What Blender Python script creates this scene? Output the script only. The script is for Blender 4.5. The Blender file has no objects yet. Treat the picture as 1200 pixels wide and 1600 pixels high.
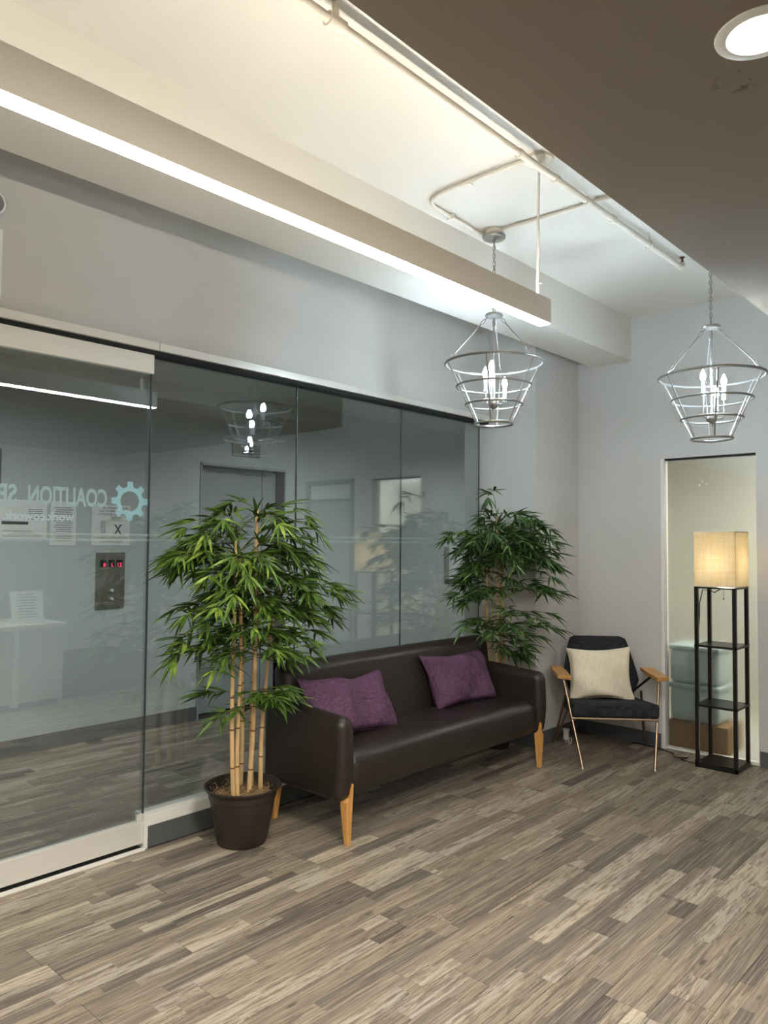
import bpy, bmesh, math, random
from mathutils import Vector, Matrix, noise
S = bpy.context.scene
C = S.collection
PI = math.pi

def lin(c):
    return tuple((v / 12.92 if v <= .04045 else ((v + .055) / 1.055) ** 2.4) for v in [x / 255 for x in c]) + (1,)

# ------------------------------------------------------------------ camera
CAM = (0, 0, 1.5)
f_px, th, ph, ro = 1180.1, 0.74206, 0.039312, 0.00779
F = Vector((math.cos(th) * math.cos(ph), math.sin(th) * math.cos(ph), math.sin(ph)))
R0 = Vector((math.sin(th), -math.cos(th), 0))
U0 = R0.cross(F)
R = R0 * math.cos(ro) + U0 * math.sin(ro)
U = -R0 * math.sin(ro) + U0 * math.cos(ro)
cd = bpy.data.cameras.new('camera')
cam = bpy.data.objects.new('camera', cd)
C.objects.link(cam)
cd.sensor_fit = 'VERTICAL'; cd.sensor_height = 36; cd.lens = f_px / 1600 * 36
cd.clip_start = .02
m3 = Matrix((R, U, -F)).transposed()
cam.matrix_world = Matrix.Translation(CAM) @ m3.to_4x4()
S.camera = cam

# ------------------------------------------------------------------ world, light levels, exposure
w = bpy.data.worlds.new('world'); S.world = w; w.use_nodes = True
w.node_tree.nodes['Background'].inputs[0].default_value = (.9, .93, 1, 1)
w.node_tree.nodes['Background'].inputs[1].default_value = .02
S.view_settings.view_transform = 'Standard'
S.view_settings.look = 'None'
S.view_settings.gamma = 1
S.view_settings.use_curve_mapping = False
S.view_settings.exposure = 0.55
S.cycles.use_denoising = True
S.cycles.max_bounces = 10
S.cycles.transparent_max_bounces = 24
S.cycles.sample_clamp_indirect = 6
UP_L, DOWN_L, BULB_L, SPOT_L, SHADE_L = 60., 36., 560., 26., 600.
COOL = (.70, .86, 1.0); NEUT = (1.0, .95, .87)


def area(name, loc, sx, sy, power, col, rot=(0, 0, 0), spread=180):
    l = bpy.data.lights.new(name, 'AREA'); l.shape = 'RECTANGLE'; l.size = sx; l.size_y = sy
    l.energy = power; l.color = col; l.spread = math.radians(spread)
    o = bpy.data.objects.new(name, l); C.objects.link(o); o.location = loc; o.rotation_euler = rot
    return o


# fill lights added out of view to brighten the office and the lobby wall
area('office_fill_light', (-1.0, -.4, 2.69), .6, 1.2, 60, NEUT)
area('office_fill_light', (1.2, .15, 2.69), .5, .5, 62, NEUT)
area('office_fill_light', (1.6, -2.0, 2.69), .6, 1.2, 40, NEUT)
for x_ in (1.6, 4.4, 7.2):   # fill strips added behind the header to brighten the far lobby wall
    area('lobby_fill_light', (x_, 3.66, 2.70), 1.4, .1, 8.5, (.97, 1, .97), rot=(math.radians(34), 0, 0), spread=100)
area('storeroom_light', (6.2, 1.45, 2.3), .5, .5, 24, (1.0, .96, .92))

# ------------------------------------------------------------------ materials
def nt(name):
    m = bpy.data.materials.new(name); m.use_nodes = True
    t = m.node_tree
    return m, t, t.nodes, t.links, t.nodes['Principled BSDF']


def N(n, typ, **k):
    x = n.new(typ)
    for a, b in k.items(): setattr(x, a, b)
    return x


def prin(name, col, rough=.5, metal=0, bump=0, bscale=60, var=0, vscale=8, spec=.5, stretch=None, coat=0, sheen=0):
    m, t, n, l, p = nt(name)
    p.inputs['Base Color'].default_value = lin(col)
    p.inputs['Roughness'].default_value = rough
    p.inputs['Metallic'].default_value = metal
    p.inputs['Specular IOR Level'].default_value = spec
    p.inputs['Coat Weight'].default_value = coat
    p.inputs['Sheen Weight'].default_value = sheen
    tc = N(n, 'ShaderNodeTexCoord'); mp = N(n, 'ShaderNodeMapping')
    l.new(tc.outputs['Object'], mp.inputs[0])
    if stretch: mp.inputs['Scale'].default_value = stretch
    if var:
        nz = N(n, 'ShaderNodeTexNoise'); nz.inputs['Scale'].default_value = vscale; nz.inputs['Detail'].default_value = 6
        l.new(mp.outputs[0], nz.inputs['Vector'])
        mx = N(n, 'ShaderNodeMix', data_type='RGBA')
        c = lin(col)
        mx.inputs['A'].default_value = tuple(max(0, v * (1 - var)) for v in c[:3]) + (1,)
        mx.inputs['B'].default_value = tuple(min(1, v * (1 + var)) for v in c[:3]) + (1,)
        mr = N(n, 'ShaderNodeMapRange'); mr.inputs[1].default_value = .3; mr.inputs[2].default_value = .7
        l.new(nz.outputs['Fac'], mr.inputs[0]); l.new(mr.outputs[0], mx.inputs['Factor'])
        l.new(mx.outputs['Result'], p.inputs['Base Color'])
    if bump:
        nb = N(n, 'ShaderNodeTexNoise'); nb.inputs['Scale'].default_value = bscale; nb.inputs['Detail'].default_value = 4
        l.new(mp.outputs[0], nb.inputs['Vector'])
        b = N(n, 'ShaderNodeBump'); b.inputs['Strength'].default_value = bump; b.inputs['Distance'].default_value = .01
        l.new(nb.outputs['Fac'], b.inputs['Height']); l.new(b.outputs[0], p.inputs['Normal'])
    return m


def emis(name, col, s):
    m, t, n, l, p = nt(name)
    n.remove(p)
    e = N(n, 'ShaderNodeEmission'); e.inputs[0].default_value = tuple(col[:3]) + (1,); e.inputs[1].default_value = s
    # a faint grain of the diffuser
    nz = N(n, 'ShaderNodeTexNoise'); nz.inputs['Scale'].default_value = 3
    mr = N(n, 'ShaderNodeMapRange'); mr.inputs[3].default_value = s * .97; mr.inputs[4].default_value = s * 1.03
    l.new(nz.outputs['Fac'], mr.inputs[0]); l.new(mr.outputs[0], e.inputs[1])
    l.new(e.outputs[0], n['Material Output'].inputs[0])
    return m


def glass(name, tint, refl=1.0):
    m, t, n, l, p = nt(name); n.remove(p)
    tr = N(n, 'ShaderNodeBsdfTransparent'); tr.inputs[0].default_value = tuple(tint) + (1,)
    gl = N(n, 'ShaderNodeBsdfGlossy'); gl.inputs['Roughness'].default_value = 0; gl.inputs[0].default_value = (.9, .97, 1, 1)
    lw = N(n, 'ShaderNodeLayerWeight'); lw.inputs[0].default_value = .5
    pw = N(n, 'ShaderNodeMath', operation='POWER'); pw.inputs[1].default_value = 5
    l.new(lw.outputs['Facing'], pw.inputs[0])
    ma = N(n, 'ShaderNodeMath', operation='MULTIPLY_ADD'); ma.inputs[1].default_value = .95 * refl; ma.inputs[2].default_value = .045 * refl; ma.use_clamp = True
    l.new(pw.outputs[0], ma.inputs[0])
    mx = N(n, 'ShaderNodeMixShader')
    l.new(ma.outputs[0], mx.inputs[0]); l.new(tr.outputs[0], mx.inputs[1]); l.new(gl.outputs[0], mx.inputs[2])
    l.new(mx.outputs[0], n['Material Output'].inputs[0])
    return m


def frosted(name):
    m, t, n, l, p = nt(name)
    p.inputs['Base Color'].default_value = (.86, .88, .87, 1)
    p.inputs['Transmission Weight'].default_value = 1
    p.inputs['Roughness'].default_value = .27
    p.inputs['IOR'].default_value = 1.45
    p.inputs['Coat Weight'].default_value = .8; p.inputs['Coat Roughness'].default_value = .01
    nz = N(n, 'ShaderNodeTexNoise'); nz.inputs['Scale'].default_value = 2.5
    tc = N(n, 'ShaderNodeTexCoord'); l.new(tc.outputs['Object'], nz.inputs['Vector'])
    mr = N(n, 'ShaderNodeMapRange'); mr.inputs[3].default_value = .265; mr.inputs[4].default_value = .275
    l.new(nz.outputs['Fac'], mr.inputs[0]); l.new(mr.outputs[0], p.inputs['Roughness'])
    return m


def film(name, col, alpha):
    m, t, n, l, p = nt(name)
    p.inputs['Base Color'].default_value = lin(col); p.inputs['Roughness'].default_value = .6
    nz = N(n, 'ShaderNodeTexNoise'); nz.inputs['Scale'].default_value = 40
    mr = N(n, 'ShaderNodeMapRange'); mr.inputs[3].default_value = alpha - .02; mr.inputs[4].default_value = min(1, alpha + .02)
    l.new(nz.outputs['Fac'], mr.inputs[0]); l.new(mr.outputs[0], p.inputs['Alpha'])
    return m


def plank_mat(name):
    m, t, n, l, p = nt(name)
    tc = N(n, 'ShaderNodeTexCoord'); oi = N(n, 'ShaderNodeObjectInfo')
    sp = N(n, 'ShaderNodeSeparateXYZ'); l.new(tc.outputs['Object'], sp.inputs[0])

    def M(op, a, b=None, c=None):
        x = N(n, 'ShaderNodeMath', operation=op)
        for i, v in enumerate((a, b, c)):
            if v is None: continue
            if isinstance(v, (int, float)): x.inputs[i].default_value = v
            else: l.new(v, x.inputs[i])
        return x.outputs[0]
    rnd = oi.outputs['Random']
    # one to three printed staves across the plank, each broken into lengths
    ns = M('ADD', 2.0, M('FLOOR', M('MULTIPLY', M('FRACT', M('MULTIPLY', rnd, 37.7)), 1.99)))
    v = M('MULTIPLY', M('ADD', M('DIVIDE', sp.outputs['Y'], .152), .5), ns)
    sid = M('FLOOR', v)
    wn0 = N(n, 'ShaderNodeTexWhiteNoise', noise_dimensions='2D')
    cb0 = N(n, 'ShaderNodeCombineXYZ'); l.new(sid, cb0.inputs[0]); l.new(M('MULTIPLY', rnd, 91.3), cb0.inputs[1])
    l.new(cb0.outputs[0], wn0.inputs['Vector'])
    seg = M('FLOOR', M('ADD', M('DIVIDE', sp.outputs['X'], .62), M('MULTIPLY', wn0.outputs['Value'], 7.3)))
    wn = N(n, 'ShaderNodeTexWhiteNoise', noise_dimensions='3D')
    cb = N(n, 'ShaderNodeCombineXYZ'); l.new(sid, cb.inputs[0]); l.new(seg, cb.inputs[1]); l.new(M('MULTIPLY', rnd, 53.1), cb.inputs[2])
    l.new(cb.outputs[0], wn.inputs['Vector'])
    tone = wn.outputs['Value']
    sc = N(n, 'ShaderNodeSeparateColor'); l.new(wn.outputs['Color'], sc.inputs[0])
    ramp = N(n, 'ShaderNodeValToRGB'); ramp.color_ramp.interpolation = 'LINEAR'
    cols = [(0, (74, 68, 64)), (.14, (106, 96, 87)), (.32, (134, 121, 106)), (.55, (150, 136, 117)), (.78, (164, 149, 128)), (.92, (182, 166, 141)), (1, (208, 192, 160))]
    e = ramp.color_ramp.elements
    e[0].position = 0; e[0].color = lin(cols[0][1]); e[1].position = 1; e[1].color = lin(cols[-1][1])
    for q, c in cols[1:-1]: x = e.new(q); x.color = lin(c)
    l.new(tone, ramp.inputs[0])
    # shifted coordinates so no two staves share their grain
    cv = N(n, 'ShaderNodeCombineXYZ')
    l.new(M('ADD', sp.outputs['X'], M('MULTIPLY', sc.outputs[1], 20)), cv.inputs[0])
    l.new(M('ADD', sp.outputs['Y'], M('MULTIPLY', sc.outputs[2], 20)), cv.inputs[1])
    l.new(M('MULTIPLY', rnd, 30), cv.inputs[2])

    def grain(sx, sy, det, dist, scale=1, rough=.6):
        mp = N(n, 'ShaderNodeMapping'); mp.inputs['Scale'].default_value = (sx, sy, 1)
        l.new(cv.outputs[0], mp.inputs[0])
        g = N(n, 'ShaderNodeTexNoise'); g.inputs['Scale'].default_value = scale; g.inputs['Detail'].default_value = det
        g.inputs['Distortion'].default_value = dist; g.inputs['Roughness'].default_value = rough
        l.new(mp.outputs[0], g.inputs['Vector']); return g.outputs['Fac']
    fine = grain(6, 330, 6, .3)
    mid = grain(1.9, 75, 8, .9)
    big = grain(1.7, 15, 5, 1.0)
    blot = grain(5, 60, 10, .6, rough=.8)

    def ramp2(src, a, b):
        r = N(n, 'ShaderNodeMapRange'); r.inputs[1].default_value = a; r.inputs[2].default_value = b
        l.new(src, r.inputs[0]); return r.outputs[0]

    def mixc(fac, A, B, mode='MIX'):
        x = N(n, 'ShaderNodeMix', data_type='RGBA', blend_type=mode)
        for nm, v in (('Factor', fac), ('A', A), ('B', B)):
            if isinstance(v, (int, float, tuple)): x.inputs[nm].default_value = v
            else: l.new(v, x.inputs[nm])
        return x.outputs['Result']
    c = ramp.outputs[0]
    c = mixc(M('MULTIPLY', ramp2(big, .50, .72), .55), c, lin((92, 80, 72)))
    c = mixc(M('MULTIPLY', ramp2(mid, .52, .64), .50), c, lin((84, 74, 67)))
    c = mixc(M('MULTIPLY', ramp2(mid, .50, .36), .45), c, lin((186, 172, 148)))
    c = mixc(M('MULTIPLY', ramp2(fine, .48, .62), .42), c, lin((88, 78, 70)))
    c = mixc(M('MULTIPLY', ramp2(fine, .50, .36), .30), c, lin((192, 180, 158)))
    # weathered staves: whitewash and dark scuffs on a third of them
    wsh = M('MULTIPLY', M('GREATER_THAN', sc.outputs[0], .68), ramp2(blot, .47, .56))
    c = mixc(M('MULTIPLY', wsh, .5), c, lin((182, 176, 168)))
    dk = M('MULTIPLY', M('GREATER_THAN', sc.outputs[0], .40), ramp2(blot, .50, .43))
    crk = grain(7, 190, 9, .5, rough=.8)
    c = mixc(M('MULTIPLY', ramp2(crk, .40, .33), M('MULTIPLY_ADD', sc.outputs[0], .5, .25)), c, lin((60, 52, 47)))
    c = mixc(M('MULTIPLY', ramp2(crk, .60, .67), M('MULTIPLY_ADD', sc.outputs[0], .4, .15)), c, lin((206, 196, 176)))
    c = mixc(M('MULTIPLY', dk, .6), c, lin((66, 58, 54)))
    # knots
    vo = N(n, 'ShaderNodeTexVoronoi'); vo.inputs['Scale'].default_value = 1
    mp = N(n, 'ShaderNodeMapping'); mp.inputs['Scale'].default_value = (3.0, 9, 1); l.new(cv.outputs[0], mp.inputs[0]); l.new(mp.outputs[0], vo.inputs['Vector'])
    c = mixc(M('MULTIPLY', ramp2(vo.outputs['Distance'], .10, .05), .7), c, lin((52, 44, 40)))
    l.new(c, p.inputs['Base Color'])
    p.inputs['Roughness'].default_value = .42
    l.new(M('MULTIPLY_ADD', fine, .25, .33), p.inputs['Roughness'])
    p.inputs['Specular IOR Level'].default_value = .4
    b = N(n, 'ShaderNodeBump'); b.inputs['Strength'].default_value = .25; b.inputs['Distance'].default_value = .002
    l.new(M('ADD', fine, mid), b.inputs['Height']); l.new(b.outputs[0], p.inputs['Normal'])
    return m


def leaf_mat(name, a, b, tip=(118, 150, 62)):
    m, t, n, l, p = nt(name)
    oi = N(n, 'ShaderNodeObjectInfo'); tc = N(n, 'ShaderNodeTexCoord'); ge = N(n, 'ShaderNodeNewGeometry')
    nz = N(n, 'ShaderNodeTexNoise'); nz.inputs['Scale'].default_value = 14; nz.inputs['Detail'].default_value = 3
    l.new(ge.outputs['Position'], nz.inputs['Vector'])
    ad = N(n, 'ShaderNodeMath', operation='MULTIPLY_ADD'); ad.inputs[1].default_value = .5; l.new(oi.outputs['Random'], ad.inputs[0]); 
    mr = N(n, 'ShaderNodeMapRange'); mr.inputs[1].default_value = .35; mr.inputs[2].default_value = .7; mr.inputs[4].default_value = .6
    l.new(nz.outputs['Fac'], mr.inputs[0]); l.new(mr.outputs[0], ad.inputs[2])
    r = N(n, 'ShaderNodeValToRGB'); e = r.color_ramp.elements
    e[0].color = lin(a); e[1].color = lin(tip); e[1].position = 1
    x = e.new(.55); x.color = lin(b)
    l.new(ad.outputs[0], r.inputs[0]); l.new(r.outputs[0], p.inputs['Base Color'])
    p.inputs['Roughness'].default_value = .42; p.inputs['Specular IOR Level'].default_value = .45
    return m


def wood_mat(name, a, b, sx=3, sy=40, rough=.4, axis=0):
    m, t, n, l, p = nt(name)
    tc = N(n, 'ShaderNodeTexCoord'); mp = N(n, 'ShaderNodeMapping'); l.new(tc.outputs['Object'], mp.inputs[0])
    s = [sy, sy, sy]; s[axis] = sx; mp.inputs['Scale'].default_value = s
    nz = N(n, 'ShaderNodeTexNoise'); nz.inputs['Scale'].default_value = 1; nz.inputs['Detail'].default_value = 5; nz.inputs['Distortion'].default_value = .6
    l.new(mp.outputs[0], nz.inputs['Vector'])
    r = N(n, 'ShaderNodeValToRGB'); e = r.color_ramp.elements
    e[0].color = lin(a); e[0].position = .35; e[1].color = lin(b); e[1].position = .68
    l.new(nz.outputs['Fac'], r.inputs[0]); l.new(r.outputs[0], p.inputs['Base Color'])
    p.inputs['Roughness'].default_value = rough
    return m


def weave_mat(name, a, b, scale=400, bump=.3, rough=.9):
    m, t, n, l, p = nt(name)
    tc = N(n, 'ShaderNodeTexCoord')
    outs = []
    for st in ((scale, scale / 12, scale), (scale / 12, scale, scale / 12)):
        mp = N(n, 'ShaderNodeMapping'); mp.inputs['Scale'].default_value = st; l.new(tc.outputs['Object'], mp.inputs[0])
        nz = N(n, 'ShaderNodeTexNoise'); nz.inputs['Scale'].default_value = 1; nz.inputs['Detail'].default_value = 3
        l.new(mp.outputs[0], nz.inputs['Vector']); outs.append(nz.outputs['Fac'])
    ad = N(n, 'ShaderNodeMath', operation='ADD'); l.new(outs[0], ad.inputs[0]); l.new(outs[1], ad.inputs[1])
    mr = N(n, 'ShaderNodeMapRange'); mr.inputs[1].default_value = .75; mr.inputs[2].default_value = 1.25; l.new(ad.outputs[0], mr.inputs[0])
    mx = N(n, 'ShaderNodeMix', data_type='RGBA'); mx.inputs['A'].default_value = lin(a); mx.inputs['B'].default_value = lin(b)
    l.new(mr.outputs[0], mx.inputs['Factor']); l.new(mx.outputs['Result'], p.inputs['Base Color'])
    b_ = N(n, 'ShaderNodeBump'); b_.inputs['Strength'].default_value = bump; b_.inputs['Distance'].default_value = .003
    l.new(ad.outputs[0], b_.inputs['Height']); l.new(b_.outputs[0], p.inputs['Normal'])
    p.inputs['Roughness'].default_value = rough; p.inputs['Specular IOR Level'].default_value = .2
    return m, p, mx


def shade_mat(name):
    m, p, mx = weave_mat(name, (240, 230, 204), (252, 246, 230), 60, .1)
    n, l = m.node_tree.nodes, m.node_tree.links
    tr = N(n, 'ShaderNodeBsdfTranslucent'); l.new(mx.outputs['Result'], tr.inputs[0])
    ms = N(n, 'ShaderNodeMixShader'); ms.inputs[0].default_value = .82
    l.new(p.outputs[0], ms.inputs[1]); l.new(tr.outputs[0], ms.inputs[2]); l.new(ms.outputs[0], n['Material Output'].inputs[0])
    return m


def soffit_mat(name, col, patch):
    # grey-brown paint with a few scuffed patches by the downlight
    m, t, n, l, p = nt(name)
    tc = N(n, 'ShaderNodeTexCoord'); nz = N(n, 'ShaderNodeTexNoise'); nz.inputs['Scale'].default_value = 22; nz.inputs['Detail'].default_value = 5
    l.new(tc.outputs['Object'], nz.inputs['Vector'])
    sp = N(n, 'ShaderNodeVectorMath', operation='DISTANCE'); l.new(tc.outputs['Object'], sp.inputs[0]); sp.inputs[1].default_value = patch
    a = N(n, 'ShaderNodeMapRange'); a.inputs[1].default_value = .07; a.inputs[2].default_value = .02; l.new(sp.outputs['Value'], a.inputs[0])
    b = N(n, 'ShaderNodeMapRange'); b.inputs[1].default_value = .48; b.inputs[2].default_value = .53; l.new(nz.outputs['Fac'], b.inputs[0])
    mu = N(n, 'ShaderNodeMath', operation='MULTIPLY'); l.new(a.outputs[0], mu.inputs[0]); l.new(b.outputs[0], mu.inputs[1])
    mx = N(n, 'ShaderNodeMix', data_type='RGBA'); mx.inputs['A'].default_value = lin(col); mx.inputs['B'].default_value = lin((84, 62, 52))
    l.new(mu.outputs[0], mx.inputs['Factor']); l.new(mx.outputs['Result'], p.inputs['Base Color'])
    p.inputs['Roughness'].default_value = .9; p.inputs['Specular IOR Level'].default_value = .2
    return m


MAT = dict(
    wall=prin('wall_paint', (197, 194, 188), .75, bump=.05, bscale=180, var=.015, vscale=2, spec=.25),
    lobby=prin('lobby_paint', (186, 190, 186), .7, bump=.04, bscale=150, var=.02, vscale=2, spec=.25),
    white=prin('white_paint', (226, 222, 212), .6, bump=.04, bscale=60, var=.02, vscale=1.5, spec=.3),
    soffit=soffit_mat('taupe_paint', (132, 122, 108), (2.02, .622, 2.7)),
    base=prin('rubber_base', (86, 88, 90), .5, var=.05, vscale=20),
    alu=prin('brushed_aluminium', (224, 221, 212), .38, metal=.3, bump=.05, bscale=20, stretch=(1, 1, 60), var=.03, vscale=3),
    whitemetal=prin('white_metal', (228, 226, 218), .4, var=.02, vscale=10),
    dark=prin('black_gap', (14, 14, 15), .8, var=.1),
    fixture=prin('fixture_enamel', (206, 198, 184), .5, var=.01, vscale=3),
    pipe=prin('painted_pipe', (232, 226, 212), .5, bump=.15, bscale=40, var=.04, vscale=20),
    cable=prin('white_cable', (240, 240, 236), .5, var=.02),
    silver=prin('brushed_silver', (172, 171, 167), .33, metal=.85, bump=.03, bscale=100, var=.05, vscale=30),
    candle=prin('candle_sleeve', (226, 238, 244), .5, var=.02),
    leather=prin('brown_leather', (41, 34, 30), .40, bump=.10, bscale=28, var=.10, vscale=5, spec=.5),
    beech=wood_mat('beech', (196, 140, 74), (222, 170, 98), 4, 60, .4, 2),
    armwood=wood_mat('arm_wood', (182, 130, 72), (206, 156, 92), 5, 70, .4, 1),
    copper=prin('bronze_tube', (162, 140, 116), .28, metal=.95, var=.08, vscale=30),
    blackmetal=prin('black_tube', (18, 17, 16), .4, var=.1),
    black=prin('black_lacquer', (17, 15, 14), .32, var=.15, vscale=20),
    shade=shade_mat('linen_shade'),
    pot=prin('pot_plastic', (46, 38, 31), .45, var=.12, vscale=15, bump=.05, bscale=50),
    moss=prin('straw_moss', (140, 114, 78), .95, var=.5, vscale=60, bump=.8, bscale=120),
    cane=prin('cane_bark', (206, 172, 122), .5, var=.25, vscale=14, stretch=(1, 1, .4), bump=.1, bscale=60),
    twig=prin('green_twig', (92, 104, 48), .6, var=.2),
    node=prin('cane_node', (120, 82, 46), .7, var=.3, vscale=50),
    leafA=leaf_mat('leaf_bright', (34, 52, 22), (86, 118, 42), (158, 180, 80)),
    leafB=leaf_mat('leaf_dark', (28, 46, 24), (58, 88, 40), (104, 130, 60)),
    frost=frosted('frosted_glass'),
    glass=glass('tinted_glass', (.87, .905, .92), 2.8),
    seal=prin('joint_seal', (52, 60, 62), .3, var=.1),
    logo=film('logo_vinyl', (208, 246, 248), .97),
    letter=film('lettering_vinyl', (222, 240, 238), .9),
    tagline=film('tagline_vinyl', (244, 250, 250), .97),
    stripe=film('frost_stripe', (160, 174, 172), .26),
    steel=prin('brushed_steel', (142, 136, 124), .38, metal=.7, bump=.05, bscale=200, stretch=(40, 1, 1), var=.06, vscale=20),
    red=emis('red_segments', (1, .05, .12), 2.0),
    paper=prin('paper', (226, 226, 220), .8, var=.02, vscale=5),
    ink=prin('ink', (40, 38, 40), .8, var=.1),
    greyink=prin('grey_ink', (140, 140, 138), .8, var=.1),
    elev=prin('elevator_paint', (150, 156, 154), .45, var=.02, bump=.02),
    bin=prin('storage_bin', (196, 214, 212), .5, var=.04, vscale=4),
    card=prin('cardboard', (150, 122, 84), .85, var=.08, vscale=8, bump=.1, bscale=80),
    store=prin('storeroom_paint', (206, 206, 194), .8, var=.03, vscale=2),
    plastic=prin('white_plastic', (226, 226, 222), .4, var=.02),
    deskm=prin('desk_laminate', (196, 192, 184), .45, var=.03, vscale=5),
    plank=plank_mat('vinyl_plank'),
    groove=prin('plank_groove', (40, 35, 31), .9, var=.1),
    up=emis('uplight_lens', (1, .93, .82), UP_L), down=emis('strip_lens', (1, .95, .86), DOWN_L),
    bulb=emis('candle_bulb', COOL, BULB_L), spot=emis('downlight_lens', (1, .93, .82), SPOT_L),
    lampbulb=emis('warm_bulb', (1, .83, .60), SHADE_L * 5),
    rust=prin('rusty_iron', (104, 62, 40), .8, var=.3, vscale=80, metal=.3),
    lens=glass('clear_lens', (.9, .9, .9), 3),
)
MAT['purple'] = weave_mat('purple_linen', (70, 47, 66), (106, 76, 100), 300, .25)[0]
MAT['cream'] = weave_mat('cream_cotton', (214, 202, 174), (232, 222, 198), 200, .15)[0]
MAT['charcoal'] = weave_mat('charcoal_tweed', (20, 21, 24), (52, 54, 58), 260, .3)[0]


# ------------------------------------------------------------------ builders
class MB:
    """collects shapes for one mesh object"""
    def __init__(s): s.v, s.f = [], []

    def add(s, vs, fs):
        o = len(s.v); s.v += [tuple(x) for x in vs]; s.f += [tuple(i + o for i in q) for q in fs]; return s

    def box(s, lo, hi, bev=0):
        if bev:
            bm = bmesh.new(); bmesh.ops.create_cube(bm, size=1)
            for v in bm.verts: v.co = Vector([(lo[i] + hi[i]) / 2 + v.co[i] * (hi[i] - lo[i]) for i in range(3)])
            bmesh.ops.bevel(bm, geom=bm.edges[:], offset=bev, segments=2, affect='EDGES', profile=.5)
            bm.verts.index_update(); s.add([v.co for v in bm.verts], [[v.index for v in f.verts] for f in bm.faces]); bm.free(); return s
        x0, y0, z0 = lo; x1, y1, z1 = hi
        return s.add([(x0, y0, z0), (x1, y0, z0), (x1, y1, z0), (x0, y1, z0), (x0, y0, z1), (x1, y0, z1), (x1, y1, z1), (x0, y1, z1)],
                     [(0, 3, 2, 1), (4, 5, 6, 7), (0, 1, 5, 4), (1, 2, 6, 5), (2, 3, 7, 6), (3, 0, 4, 7)])

    def tube(s, pts, r, n=8, closed=False, cap=True, radii=None):
        pts = [Vector(p) for p in pts]; m = len(pts); o = len(s.v)
        up = None
        for i, p in enumerate(pts):
            if closed: d = pts[(i + 1) % m] - pts[i - 1]
            else: d = pts[min(i + 1, m - 1)] - pts[max(i - 1, 0)]
            d.normalize()
            if up is None:
                up = Vector((0, 0, 1)) if abs(d.z) < .9 else Vector((1, 0, 0))
            a = (up - d * up.dot(d))
            if a.length < 1e-5: a = d.orthogonal()
            a.normalize(); up = a; b = d.cross(a)
            rr = radii[i] if radii else r
            for k in range(n):
                t = 2 * PI * k / n
                s.v.append(tuple(p + (a * math.cos(t) + b * math.sin(t)) * rr))
        for i in range(m if closed else m - 1):
            j = (i + 1) % m
            for k in range(n):
                s.f.append((o + i * n + k, o + i * n + (k + 1) % n, o + j * n + (k + 1) % n, o + j * n + k))
        if cap and not closed:
            s.f.append(tuple(o + k for k in reversed(range(n)))); s.f.append(tuple(o + (m - 1) * n + k for k in range(n)))
        return s

    def lathe(s, prof, c=(0, 0, 0), n=24, cap=True):
        o = len(s.v)
        for r, z in prof:
            for k in range(n):
                t = 2 * PI * k / n; s.v.append((c[0] + r * math.cos(t), c[1] + r * math.sin(t), c[2] + z))
        for i in range(len(prof) - 1):
            for k in range(n):
                s.f.append((o + i * n + k, o + i * n + (k + 1) % n, o + (i + 1) * n + (k + 1) % n, o + (i + 1) * n + k))
        if cap:
            s.f.append(tuple(o + k for k in reversed(range(n)))); q = o + (len(prof) - 1) * n; s.f.append(tuple(q + k for k in range(n)))
        return s

    def rbox(s, lo, hi, r, seg=(6, 4, 4), warp=None, cs=4):
        """box with fully rounded edges, gridded so it can be warped"""
        c = [(lo[i] + hi[i]) / 2 for i in range(3)]; h = [(hi[i] - lo[i]) / 2 for i in range(3)]
        ax = []
        for i in range(3):
            inn = h[i] - r
            e = [math.tan(PI / 4 * k / cs) * r for k in range(cs + 1)]
            pos = [-h[i] + r - x for x in reversed(e)]
            mid = [-inn + 2 * inn * k / seg[i] for k in range(1, seg[i])]
            ax.append(pos + mid + [inn + x for x in e])
        idx = {}

        def vid(i, j, k):
            key = (i, j, k)
            if key not in idx:
                q = Vector((ax[0][i], ax[1][j], ax[2][k]))
                inner = Vector([max(-(h[a] - r), min(h[a] - r, q[a])) for a in range(3)])
                d = q - inner
                p = inner + (d.normalized() * r if d.length > 1e-9 else d)
                p = Vector([p[a] + c[a] for a in range(3)])
                if warp: p = Vector(warp(p))
                idx[key] = len(s.v); s.v.append(tuple(p))
            return idx[key]
        L = [len(a) - 1 for a in ax]
        for i in range(L[0]):
            for j in range(L[1]):
                s.f.append((vid(i, j, 0), vid(i, j + 1, 0), vid(i + 1, j + 1, 0), vid(i + 1, j, 0)))
                s.f.append((vid(i, j, L[2]), vid(i + 1, j, L[2]), vid(i + 1, j + 1, L[2]), vid(i, j + 1, L[2])))
        for i in range(L[0]):
            for k in range(L[2]):
                s.f.append((vid(i, 0, k), vid(i + 1, 0, k), vid(i + 1, 0, k + 1), vid(i, 0, k + 1)))
                s.f.append((vid(i, L[1], k), vid(i, L[1], k + 1), vid(i + 1, L[1], k + 1), vid(i + 1, L[1], k)))
        for j in range(L[1]):
            for k in range(L[2]):
                s.f.append((vid(0, j, k), vid(0, j, k + 1), vid(0, j + 1, k + 1), vid(0, j + 1, k)))
                s.f.append((vid(L[0], j, k), vid(L[0], j + 1, k), vid(L[0], j + 1, k + 1), vid(L[0], j, k + 1)))
        return s

    def mesh(s, name, mat, smooth=False):
        me = bpy.data.meshes.new(name); me.from_pydata(s.v, [], s.f); me.update()
        me.materials.append(MAT[mat])
        if smooth:
            for p in me.polygons: p.use_smooth = True
            try: me.set_sharp_from_angle(angle=math.radians(42))
            except Exception: pass
        return me

    def build(s, name, mat, parent=None, smooth=False):
        o = bpy.data.objects.new(name, s.mesh(name, mat, smooth)); C.objects.link(o)
        if parent: o.parent = parent
        return o


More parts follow.
